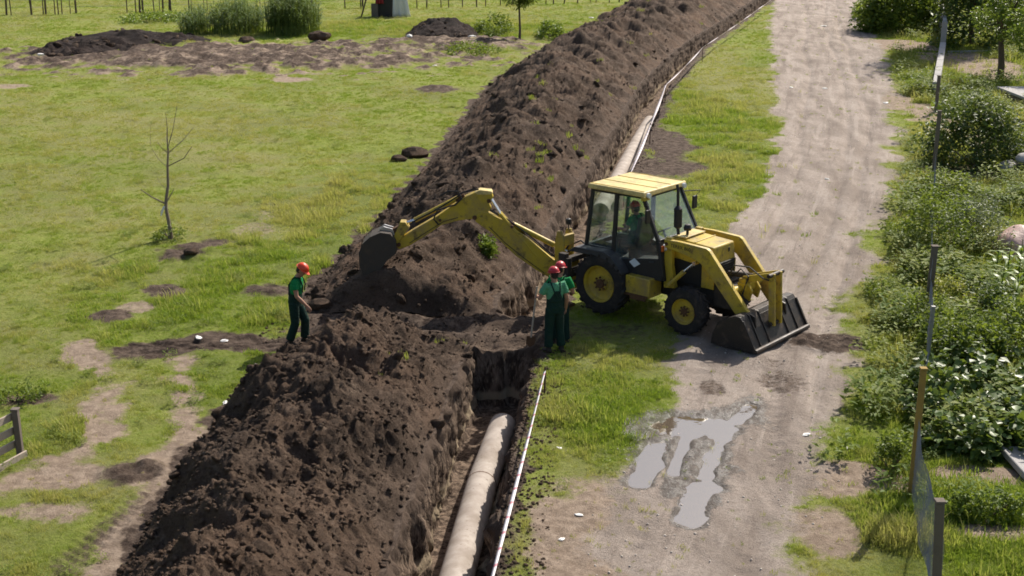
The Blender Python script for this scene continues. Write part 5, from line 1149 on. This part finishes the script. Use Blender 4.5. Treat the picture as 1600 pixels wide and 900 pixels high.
# driver, seated facing the rear
J4 = dict(pelvis=(0, 0, .16), chest=(.03, 0, .50), neck=(.05, 0, .68), head=(.08, 0, .80), look=(1, .1, -.2), shl=(.03, .19, .60), ell=(.10, .27, .36), wrl=(.36, .2, .34), shr=(.03, -.19, .60), elr=(.10, -.27, .36), wrr=(.36, -.2, .34),
          hpl=(.04, .10, .12), knl=(.42, .14, .16), anl=(.44, .14, -.22), hpr=(.04, -.10, .12), knr=(.42, -.14, .16), anr=(.44, -.14, -.22))
w4 = (Matrix.Translation(MO) @ Matrix.Rotation(ANG, 4, 'Z')) @ Vector((.24, .05, 1.40))
person('driver in green shirt sitting inside the black cab of the digger', w4, ANG + math.pi, J4, m_shirt, m_hat_r, 0.6)
# shovel in the left hand of the man at the trench end
m_wood = mat_plain('weathered_wood', (0.40, 0.34, 0.28), 0.85, 0, 0.5, (0.14, 0.11, 0.09), 12, bump=0.4, spec=0.15)
def shovel():
    M = Matrix.Translation((q1[0], q1[1], 0)) @ Matrix.Rotation(R(112), 4, 'Z'); a = M @ Vector((.37, .24, 1.10)); b = M @ Vector((.26, .42, .02))
    root = empty('shovel', (b.x, b.y, 0)); tag(root, 'long handled shovel held upright by the man with his back turned', 'shovel')
    o = Vector((b.x, b.y, 0)); t = (a - b)
    MB().tube([b - o + t * .18, a - o + t * .12], .018, 8).build('handle', m_wood, root)
    sd = t.cross(Vector((0, 1, 0))).normalized(); P = [b - o + t * .20 - sd * .09, b - o + t * .20 + sd * .09, b - o + t * .05 + sd * .085, b - o, b - o + t * .05 - sd * .085]; nn = t.cross(sd).normalized() * .006
    m = MB().add([p - nn for p in P] + [p + nn for p in P], [(0, 1, 2, 3, 4), (9, 8, 7, 6, 5)] + [(i, (i + 1) % 5, (i + 1) % 5 + 5, i + 5) for i in range(5)]); m.build('blade', m_rust, root)
shovel()
# ------------------------------------------------------------------ pipes in the trench
def mat_pipe():
    b = NB('pipe_concrete'); n = b.noise(3, 6, 0.65); n2 = b.noise(11, 6, 0.7)
    c = b.mix(b.ramp(n, 0.35, 0.7), (0.32, 0.27, 0.235), (0.44, 0.385, 0.34)); c = b.mix(b.ramp(n2, 0.58, 0.72, 0, 0.75), c, (0.12, 0.09, 0.07)); c = b.mix(b.ramp(b.noise(1.3, 5, 0.6), 0.48, 0.7, 0, 0.65), c, (0.20, 0.155, 0.12))
    return b.done(b.bsdf(c, 0.75, normal=b.bump(n2, 0.2, 0.01), spec=0.3))
m_pipe = mat_pipe()
def pipe(label, pts, r):
    P = [Vector(p) for p in pts]; root = empty('pipe', P[0]); tag(root, label, 'pipe', 'pipes laid in the trench'); P = [p - P[0] for p in P]
    n = 28; V = []; F = []
    for rr in (r, r - .045):
        for i, p in enumerate(P):
            d = (P[min(i + 1, len(P) - 1)] - P[max(i - 1, 0)]).normalized(); s = d.cross(Vector((0, 0, 1))).normalized(); u = s.cross(d)
            for k in range(n): a = 2 * math.pi * k / n; V.append(p + s * (rr * math.cos(a)) + u * (rr * math.sin(a)))
    m = len(P)
    for i in range(m - 1):
        for k in range(n):
            k2 = (k + 1) % n; F.append((i * n + k, i * n + k2, (i + 1) * n + k2, (i + 1) * n + k)); o = m * n; F.append((o + i * n + k2, o + i * n + k, o + (i + 1) * n + k, o + (i + 1) * n + k2))
    for e in (0, m - 1):
        for k in range(n): k2 = (k + 1) % n; F.append((e * n + k, e * n + k2, m * n + e * n + k2, m * n + e * n + k))
    MB().add(V, F).build('barrel', m_pipe, root)
    d = (P[1] - P[0]).normalized(); c = P[0] + d * .12; s = d.cross(Vector((0, 0, 1))).normalized(); u = s.cross(d)
    rg = MB(); rg.tube([P[-1] - (P[-1] - P[-2]).normalized() * .012, P[-1] + (P[-1] - P[-2]).normalized() * .012], r * 1.012, 28, False); rg.build('joint_ring', m_rust, root)
    return root
def pipe_pt(px, py, z): q = G(px, py, z + .2); return Vector((q[0], q[1], z))
zc = -.98
a, b_, c_ = pipe_pt(786, 650, zc), pipe_pt(752, 742, zc), pipe_pt(711, 892, zc)
pipe('concrete pipe length ending below the trench head wall', [b_ + (a - b_) * .004, b_.lerp(a, .5), a], .262)
dd = (c_ - b_); pipe('concrete pipe length nearest the camera, cut by the bottom edge', [b_ + dd * 2.2, b_ + dd * 1.2, b_ + dd * .5, b_], .262)
fp = [pipe_pt(*p, zc) for p in ((938, 322), (962, 280), (986, 235), (1006, 200), (1016, 184))]
pipe('curved pale pipe lying in the trench behind the digger cab', fp, .30)

# ------------------------------------------------------------------ barrier tape and stakes
def mat_tape():
    b = NB('barrier_tape'); v = b.attr('along').outputs['Fac']
    w = b.math('FRACT', b.math('MULTIPLY', v, 2.2)); c = b.mix(b.ramp(w, 0.82, 0.84), (0.82, 0.78, 0.79), (0.66, 0.28, 0.32))
    return b.done(b.bsdf(c, 0.35, spec=0.5))
m_tape = mat_tape(); m_stake = mat_plain('iron_stake', (0.10, 0.06, 0.045), 0.8, 0.3, 0.5)
def tape(label, pts, w=0.06):
    V = []; F = []; L = 0; al = []; P = [Vector(p) for p in pts]; dense = []
    for a, b in zip(P[:-1], P[1:]):
        n = max(8, int((b - a).length / .5))
        for k in range(n): t = k / n; dense.append(a.lerp(b, t) + Vector((0, 0, -.06 * 4 * t * (1 - t))))
    dense.append(P[-1]); r = random.Random(3)
    for i, p in enumerate(dense):
        d = (dense[min(i + 1, len(dense) - 1)] - dense[max(i - 1, 0)]).normalized(); s = d.cross(Vector((0, 0, 1))).normalized(); tw = 0.55 + 0.25 * math.sin(i * .4); u = s * math.cos(tw) + Vector((0, 0, 1)) * math.sin(tw); nn = u.cross(d) * .0015
        V += [p - u * w / 2 - nn, p + u * w / 2 - nn, p + u * w / 2 + nn, p - u * w / 2 + nn]; al += [L] * 4
        if i + 1 < len(dense): L += (dense[i + 1] - p).length; F += [(4 * i + j, 4 * i + (j + 1) % 4, 4 * i + 4 + (j + 1) % 4, 4 * i + 4 + j) for j in range(4)]
    o = link('barrier_tape', new_mesh('barrier_tape', np.array(V), np.array(F), dict(along=np.array(al)), smooth=False), m_tape); tag(o, label, 'tape')
def ground_pt(px, py, z): q = G(px, py, z); return (q[0], q[1], z)
def stake(label, p, h):
    root = MB().tube([(p[0], p[1], -.15), (p[0] + .01, p[1], h)], [.018, .016], 8).tube([(p[0] + .01, p[1], h - .01), (p[0] + .01, p[1] + .02, h + .03)], [.024, .02], 8).build('stake', m_stake); tag(root, label, 'stake', 'stakes holding the barrier tape')
s0 = ground_pt(851, 580, .42); n0 = ground_pt(768, 900, .42); n1 = tuple(Vector(s0) + (Vector(n0) - Vector(s0)) * 1.5)
tape('red and white barrier tape stretched along the near trench edge', [n1, s0]); stake('stake at the end of the near barrier tape, by the standing men', s0, .46)
fpts = [ground_pt(975, 292, .6), ground_pt(1016, 196, .7), ground_pt(1040, 133, .8), ground_pt(1098, 74, .8), ground_pt(1204, 0, .8)]
tape('red and white barrier tape running along the far trench edge behind the digger', fpts, .12)
for w, p in (('behind the cab roof', fpts[0]), ('beside the end of the far pipe', fpts[1]), ('at the first bend of the far tape', fpts[2]), ('at the sharp corner of the far tape', fpts[3])): stake('stake ' + w, p, p[2] + .05)

# ------------------------------------------------------------------ puddle
def puddle():
    b = NB('muddy_water'); b_ = b.bsdf((0.12, 0.092, 0.066), 0.03, spec=1.0, normal=b.bump(b.noise(5, 3, 0.5), 0.12, 0.012)); b_.inputs['IOR'].default_value = 2.3; mw = b.done(b_)
    a, b2 = G(960, 830), G(1230, 610); xs = np.arange(a[0] - .3, b2[0] + .3, .03); ys = np.arange(a[1] - .2, b2[1] + .3, .045)
    X, Y = np.meshgrid(xs, ys); Zg = ground_z(X, Y); wetc = (Zg < WATER_Z + .012) & (pools(X.ravel(), Y.ravel()).reshape(X.shape) > .08)
    F = grid_faces(*X.shape); keep = wetc.ravel()[F].any(1) & (pools(X.ravel(), Y.ravel()) > .02)[F].all(1); F = F[keep]
    used, inv = np.unique(F, return_inverse=True); V = np.stack([X.ravel(), Y.ravel(), np.full(X.size, WATER_Z)], -1)[used]
    tag(link('puddle', new_mesh('puddle', V, inv.reshape(F.shape)), mw), kind='structure')
puddle()

# ------------------------------------------------------------------ fences, walls and oddments
m_conc = mat_plain('weathered_concrete', (0.36, 0.345, 0.335), 0.85, 0, 0.4, (0.20, 0.185, 0.17), 4, bump=0.2)
m_postw = mat_plain('grey_old_wood', (0.16, 0.135, 0.115), 0.9, 0, 0.45, (0.10, 0.085, 0.075), 9, bump=0.4, spec=0.15)
m_posty = mat_plain('yellowed_post', (0.30, 0.20, 0.055), 0.8, 0, 0.4, (0.14, 0.10, 0.06), 9, bump=0.2)
m_wire = mat_plain('grey_wire', (0.26, 0.26, 0.265), 0.5, 0.5, 0.3, (0.15, 0.12, 0.1), 9)
def wire_fence():
    root = empty('wire_fence', (*G(1423, 775), 0)); tag(root, 'sagging chain link fence on uneven posts along the garden', 'fence')
    o = Vector(root.location)
    def pt(px, py, z=0.0): q = G(px, py); return Vector((q[0], q[1], z)) - o
    posts = [(pt(1462, 985), 1.75, .055, m_postw, (-.12, 0)), (pt(1423, 776), 2.05, .048, m_posty, (0, 0)), (pt(1445, 596), 1.45, .035, m_wire, (.02, 0)), (pt(1450, 478), 1.35, .07, m_postw, (.03, .02)), (pt(1457, 288), 2.3, .06, m_postw, (0, 0)), (pt(1462, 175), 1.5, .07, m_postw, (0, 0))]
    for p, h, r, mt, ln in posts:
        m = MB().bar(p - Vector((0, 0, .2)), p + Vector((ln[0], ln[1], h)), r * 2, r * 2, (0.3, 1, 0)); m.build('post', mt, root, 0.01)
        MB().box(p + Vector((ln[0], ln[1], h + .015)), (r * 2.2, r * 2.2, .03)).build('post_cap', mt, root, 0.006)
    # netting: woven diagonals, slack between the posts
    for (a, b, h0, h1) in ((posts[0][0], posts[1][0], 1.25, 1.35), (posts[1][0], posts[2][0], 1.3, 1.3), (posts[2][0], posts[3][0], 1.3, 1.2), (posts[3][0], posts[4][0], 1.2, 1.25)):
        L = (b - a).length; cell = .075 if L < 5 else .16; n = int(L / cell); m = MB(); nz = int(1.25 / cell)
        sd = (b - a).cross(Vector((0, 0, 1))).normalized()
        def net(i, j):
            t = i / n; h = h0 + (h1 - h0) * t; s = math.sin(t * math.pi); return a.lerp(b, t) + Vector((0, 0, .05 + (h - .1 - .12 * s) * j / nz)) + sd * (.035 * s * math.sin(j * .35 + t * 7) + .015 * math.sin(t * 19 + j * .2) * s)
        for i in range(0, n + nz):
            p0 = [net(i - j, j) for j in range(nz + 1) if 0 <= i - j <= n]; p1 = [net(n - (i - j), j) for j in range(nz + 1) if 0 <= i - j <= n]
            for p in (p0, p1):
                if len(p) > 2: m.tube(p[::2] if len(p) > 4 else p, .0024 if cell < .1 else .003, 3, False)
        k = m.build('wire_netting', m_wire, root, smooth=0, fix=False); k['kind'] = 'stuff'
wire_fence()
def concrete_wall():
    root = empty('concrete_wall', g3(1472, 82)); tag(root, 'tall grey concrete panel wall seen end on at the top right', 'wall'); o = Vector(root.location)
    e = Vector((*G(1466, 28), 0)); d = Vector((e.x - o.x, e.y - o.y, 0)).normalized()
    MB().bar((0, 0, .75), (0, 0, .75) if False else d * .3 + Vector((0, 0, .75)), .30, 2.1).build('end_pillar', m_conc, root, 0.02)
    for k in range(9):
        a = d * (.35 + k * 2.05); MB().bar(a + Vector((0, 0, .72)), a + d * 1.95 + Vector((0, 0, .72)), .10, 1.95).build('wall_panel', m_conc, root, 0.015)
        MB().bar(a + d * 1.96 + Vector((0, 0, .76)), a + d * 2.04 + Vector((0, 0, .76)), .18, 2.12).build('wall_post', m_conc, root, 0.01)
    MB().bar(d * .1 + Vector((0, 0, 1.83)), d * 18 + Vector((0, 0, 1.83)), .2, .06).build('coping', m_conc, root, 0.01)
    low = empty('low_wall', g3(1461, 150)); tag(low, 'low concrete wall with pale top leading up to the tall wall', 'wall')
    ol = Vector(low.location); v = o - ol - d * .3; n = 6
    for k in range(n):
        a, b = v * (k / n), v * ((k + .97) / n); MB().bar(a + Vector((0, 0, .3)), b + Vector((0, 0, .3)), .32, .75).build('wall_block', m_conc, low, 0.02)
    kb = empty('kerb_strip', g3(1480, 82)); tag(kb, 'thin pale kerb line crossing the dry garden plot', 'kerb')
    q = Vector((*G(1545, 81), 0)) - Vector(kb.location); q.z = 0; MB().bar((0, 0, .06), q + Vector((0, 0, .06)), .14, .16).build('kerb_stone', m_conc, kb, 0.01); MB().bar(q * 1.005 + Vector((0, 0, .06)), q * 2.2 + Vector((0, 0, .06)), .14, .16).build('kerb_stone', m_conc, kb, 0.01)
concrete_wall()
def slabs():
    for px, py, sx, sy, h, lab in ((1604, 158, 1.5, 3.4, .42, 'flat pale concrete slab behind the big dark shrub at the right edge'), (1612, 738, .55, 1.3, .12, 'pale paving slab at the right edge beside the earth path')):
        root = empty('concrete_slab', g3(px, py)); tag(root, lab, 'slab')
        MB().box((0, 0, h), (sx, sy, .12)).build('slab_top', m_conc, root, 0.02); MB().box((0, 0, h / 2 - .08), (sx * .9, sy * .92, max(.04, h - .06))).build('slab_base', m_postw, root, 0.02)
slabs()
def wooden_fence():
    b0 = G(33, 718); root = empty('rail_fence', (*b0, 0)); tag(root, 'grey wooden rail fence with upright end post at the left edge', 'fence')
    MB().box((0, 0, .40), (.10, .10, .92)).build('post', m_postw, root, 0.012); MB().box((0, 0, .872), (.12, .12, .03)).build('post_cap', m_postw, root, 0.006)
    d = Vector((-.36, -.933, 0)); nx = Vector((.933, -.36, 0))
    for z in (.74, .50, .27): MB().bar(nx * -.07 + Vector((0, 0, z)), d * 2.1 + nx * -.07 + Vector((0, 0, z + .02)), .03, .125).build('rail', m_wood, root, 0.006)
    MB().bar(nx * .07 + d * -.06 + Vector((0, 0, .05)), d * 2.1 + nx * .07 + Vector((0, 0, .06)), .035, .20).build('base_board', m_wood, root, 0.006)
    MB().box(d * 2.0 + Vector((0, 0, .40)), (.10, .10, .92)).build('post', m_postw, root, 0.012)
wooden_fence()
def far_fence():
    r = random.Random(5); a, b = G(-140, 27), G(575, 12); root = empty('stake_fence', (*a, 0)); tag(root, 'row of thin uneven stakes with wire at the top left', 'fence'); A = np.array(a)
    pm = []
    for k in range(38):
        t = r.random(); p = A + (np.array(b) - A) * t - A; h = r.uniform(1.5, 2.1); w = r.choice((.03, .045, .05, .08)); q = (r.gauss(0, .06), 0)
        MB().tube([(p[0], p[1], -.2), (p[0] + q[0] * .5, p[1], h * .5), (p[0] + q[0], p[1], h)], [w, w * .9, w * .7], 7).build('stake_post', m_bark, root)
    e = np.array(b) - A
    for z in (.6, 1.1, 1.5): MB().tube([(0, -.1, z), (e[0] * .5, e[1] * .5 - .1, z - .08), (e[0], e[1] - .1, z)], .012, 4).build('wire', m_wire, root)
    a, b = G(650, 14), G(985, 3); root = empty('stake_fence', (*a, 0)); tag(root, 'row of stakes along the top edge behind the young slender tree', 'fence'); A = np.array(a); e = np.array(b) - A
    for k in range(20):
        t = (k + r.uniform(-.25, .25)) / 19; p = e * t; h = r.uniform(1.4, 1.9); w = r.choice((.03, .045, .06))
        MB().tube([(p[0], p[1], -.2), (p[0] + r.gauss(0, .05), p[1], h)], [w, w * .75], 7).build('stake_post', m_bark, root)
    for z in (.6, 1.2): MB().tube([(0, -.1, z), (e[0], e[1] - .1, z)], .012, 4).build('wire', m_wire, root)
far_fence()
# earth banks and burnt rubble at the top left
def oval(cx, cy, rx, ry): return (lambda Y: cx - rx * np.sqrt(np.clip(1 - ((Y - cy) / ry) ** 2, 0.001, 1))), (lambda Y: cx + rx * np.sqrt(np.clip(1 - ((Y - cy) / ry) ** 2, 0.001, 1)))
m_burnt = mat_soil('burnt_soil', (0.018, 0.014, 0.013), (0.040, 0.030, 0.028), (0.12, 0.09, 0.075))
for (px, py, rx, ry, h, lab, sd) in ((205, 66, 5.0, 5.0, .5, 'low black burnt heap at the top left with white rubble in front', 500), (690, 55, 2.6, 4.0, .85, 'small dark rounded soil pile left of the young slender tree', 520), (125, 84, 3.0, 2.5, .35, 'flat grey rubble heap at the far left of the burnt strip', 540)):
    q = G(px, py); L, Rr = oval(q[0], q[1], rx, ry); ys = np.linspace(q[1] - ry * .99, q[1] + ry * .99, 60)
    heap('earth_mound', lab, ys, L, Rr, lambda Y, q=q, ry=ry, h=h: h * np.clip(1 - ((Y - q[1]) / ry) ** 2, 0, 1) ** .7, .5, 60, sd, 26, 500, mat=m_burnt, big=(.12, .28), rough=0.8)
# loose clods lying on their own
for k, (px, py, s, lab) in enumerate(((646, 243, .42, 'big brown clod lying left of the long ridge in the meadow'), (622, 250, .26, 'smaller dark clod left of the big brown clod in the meadow'), (505, 428 + 30, .24, 'round clod in the grass just left of the digging bucket'), (528, 440, .2, 'clod at the meadow edge below the digging bucket'), (500, 72, .6, 'dark boulder like clod on the rubble strip below the reeds'), (385, 68, .5, 'upright dark clod on the rubble strip below the lighter reeds'), (985, 75 + 8, .0, ''), (300, 405, .18, 'dark clod in the bare patch below the sapling'), (500, 480, .25, 'clod beside the walking man at the foot of the ridge'))):
    if s <= 0: continue
    o = link('clod', lump_mesh('clod', 40 + k, 2), m_soil); q = G(px, py); o.location = (q[0], q[1], float(ground_z(*q)) + s * .3); o.scale = (s, s * .9, s * .75); tag(o, lab, 'clod')
# shelter with hanging cloths at the top
def shelter():
    root = empty('shelter', g3(610, 27)); tag(root, 'dark makeshift hut with white sheet hung over it, at the top edge', 'hut')
    MB().box((-.35, .8, .95), (1.5, 1.3, 1.9)).build('hut_wall', m_black, root, 0.02); MB().box((-.3, .8, 1.95), (2.0, 1.7, .08)).build('hut_roof', m_postw, root, 0.02)
    MB().box((-1.15, .1, .5), (.5, .4, 1.0)).build('crate_side', m_postw, root, 0.02)
    def cloth(nm, x0, x1, y, z0, z1, mat, flare):
        V = []; nx, nz = 24, 8
        for j in range(nz):
            for i in range(nx): t = i / (nx - 1); u = j / (nz - 1); V.append((x0 + (x1 - x0) * t + flare * u * (t - .2), y - .12 * u - .07 * math.sin(t * 17) * (.3 + u), z1 + (z0 - z1) * u))
        o = link(nm, new_mesh(nm, np.array(V), grid_faces(nz, nx)), mat, root); sd = o.modifiers.new('t', 'SOLIDIFY'); sd.thickness = .01
    cloth('white_sheet', .25, 1.15, .05, .05, 1.95, m_white, .45); cloth('red_cloth', -1.0, -.55, .05, 1.0, 1.9, m_redc, .1)
    MB().tube([(1.1, .3, 0), (.8, .4, 2.0)], .04, 6).tube([(-2.2, .3, 0), (-1.7, .3, 1.6)], .06, 6).build('prop_pole', m_bark, root)
m_redc = mat_plain('red_cloth', (0.30, 0.03, 0.035), 0.8)
shelter()
# tarpaulin covered thing and grey pile at the right edge
def tarp():
    b = NB('pink_tarpaulin'); mt = b.done(b.bsdf(b.mix(b.noise(3, 4, .6), (0.34, 0.20, 0.17), (0.52, 0.36, 0.32)), 0.5, normal=b.bump(b.noise(5, 4, .6), .4, .05)))
    V = []; nx, ny = 24, 16
    for j in range(ny):
        for i in range(nx):
            u, w = i / (nx - 1) * 2 - 1, j / (ny - 1) * 2 - 1; r = math.hypot(u, w); V.append((u * .72, w * .75, max(.02, .62 * max(0, 1 - r ** 2.2) + .05 * math.sin(u * 5 + w * 3))))
    o = link('tarpaulin', new_mesh('tarpaulin', np.array(V), grid_faces(ny, nx)), mt); o.location = g3(1588, 392); o.modifiers.new('t', 'SOLIDIFY').thickness = .015; tag(o, 'pinkish tarpaulin humped over something among the garden plants', 'tarpaulin')
tarp()
def grey_pile():
    root = empty('junk_pile', g3(1602, 272)); tag(root, 'pile of grey wrinkled sacks at the right edge below the big shrub', 'pile'); r = random.Random(2)
    for k in range(6):
        me = lump_mesh('sack', 60 + k, 3, .3, .6)
        for p in me.polygons: p.use_smooth = True
        o = link('sack', me, m_conc, root); o.location = (r.uniform(-.5, .6), r.uniform(-.5, .5), .2 + .18 * (k // 2)); o.scale = (.42, .36, .34); o.rotation_euler = (0, 0, r.uniform(0, 6))
grey_pile()
# litter
def crumple(name, lab, p, s, mat, seed, grp=None, sq=.5):
    o = link(name, lump_mesh(name, seed, 2, .7, sq), mat); o.location = p; o.scale = s; o.rotation_euler = (0, 0, seed * 1.3); tag(o, lab, 'litter', grp)
m_bag = mat_plain('grey_plastic_bag', (0.50, 0.49, 0.50), 0.4, 0, 0.2, (0.35, 0.33, 0.31), 10)
q = G(398, 612); crumple('plastic_bag', 'pale grey plastic bag caught on the left side of the near heap', (q[0], q[1], .42), (.20, .07, .12), m_bag, 81)
for k, (px, py, s, lab) in enumerate(((286, 495, .09, 'white scrap of plastic in the bright grass left of the walking man'), (311, 530, .11, 'crumpled white plastic on the muddy strip, left piece'), (350, 532, .08, 'crumpled white plastic on the muddy strip, right piece'), (352, 629, .07, 'small white scrap in the grass beside the near heap'), (905, 808, .06, 'white scrap on the worn verge right of the tape, bottom'), (878, 845, .05, 'lowest white scrap on the worn verge near the tape'), (874, 700, .05, 'tiny pale scrap on the grass verge right of the tape'), (1289, 158 - 18, .13, 'white stone on the track, upper middle'), (1384, 160, .15, 'white stone at the right rim of the track'), (1287, 40, .2, 'pale stone at the far end of the track'), (1236, 138, .12, 'white stone at the left rim of the track'), (1292, 281, .08, 'white stone in the track right of the cab'), (1260, 680, .07, 'pinkish stone at the right rim of the track near the bottom'), (1203, 276, .07, 'small white stone at the track edge behind the digger'), (1326, 701, .06, 'white scrap in the weeds right of the track'), (728, 60, .3, 'white torn sheet beside the small dark soil pile'), (738, 64, .25, 'round white lump beside the torn white sheet'), (872, 50, .28, 'white rubbish in the bushes above the long ridge'), (924, 28, .2, 'white scrap at the top against the long ridge'), (680, 103, .12, 'white dot of litter in the meadow below the soil pile'))):
    q = G(px, py); s *= .62; crumple('litter', lab, (q[0], q[1], float(ground_z(*q)) + s * .3), (s * 1.5, s, s * .8), m_white, 90 + k, 'scattered white litter and stones', .5)
ORD = 'one two three four five six seven eight nine ten eleven twelve thirteen fourteen'.split(); PXS = ((122, 84), (65, 96), (150, 83), (170, 73), (182, 71), (190, 71), (207, 69), (219, 66), (229, 65), (241, 60), (249, 68), (262, 59), (283, 60), (640, 68))
for k, (px, py) in enumerate(PXS):
    q = G(px, py); r = random.Random(k); s = r.uniform(.16, .3); o = link('rubble_stone', lump_mesh('rubble_stone', 120 + k, 1), m_white); o.location = (q[0], q[1], float(ground_z(*q)) + .22); o.scale = (s, s, s * .8); tag(o, ('leftmost of the white rubble stones, far left of the burnt heap' if px == 65 else 'lone white stone at the left end of the small dark soil pile' if px == 640 else 'white rubble stone before the burnt heap, number %s from the left' % ORD[sorted(PXS).index((px, py))]), 'stone', 'white rubble stones before the burnt heap')
# scattered small stones on the track
def pebbles():
    r = np.random.default_rng(9); Y = 14 * (8.0 ** r.random(2200)); X = RL(Y) - .4 + (RR(Y) - RL(Y) + .8) * r.random(2200); S = (.006 + .018 * r.random(2200) ** 4) * (0.8 + Y * .010)
    o = scatter_joined('track_gravel', np.stack([X, Y, ground_z(X, Y) + S * .3], -1), S, m_pebble, None, lumps[:3], 3); tag(o, 'loose small stones scattered over the dirt track', 'gravel', kind='stuff')
    # crumbs of soil on the mud strip, verge lip and trench floor
    n = 3800; Y = np.concatenate([r.uniform(14, 24.2, n // 2), r.uniform(24.5, 26.8, n // 4), r.uniform(27, 70, n // 4)]); lo = np.where((Y > 24.4) & (Y < 26.8), -5.2, TR(Y)); X = lo + r.random(len(Y)) ** 1.6 * np.where((Y > 24.4) & (Y < 26.8), TR(Y) - lo + .2, .7)
    inr = (X > TL(Y)) & (X < TR(Y)); Z = np.where(inr, -.10, ground_z(X, Y)); S = .008 + .032 * r.random(len(Y)) ** 3
    o = scatter_joined('spilled_soil', np.stack([X, Y, Z + S * .2], -1), S, m_soil, None, lumps, 4); tag(o, 'crumbs of dark soil spilled along the trench lip and the churned strip', 'soil', kind='stuff')
m_pebble = mat_plain('pale_stone', (0.52, 0.46, 0.41), 0.9, 0, 0.3, (0.3, 0.25, 0.22), 30)
pebbles()
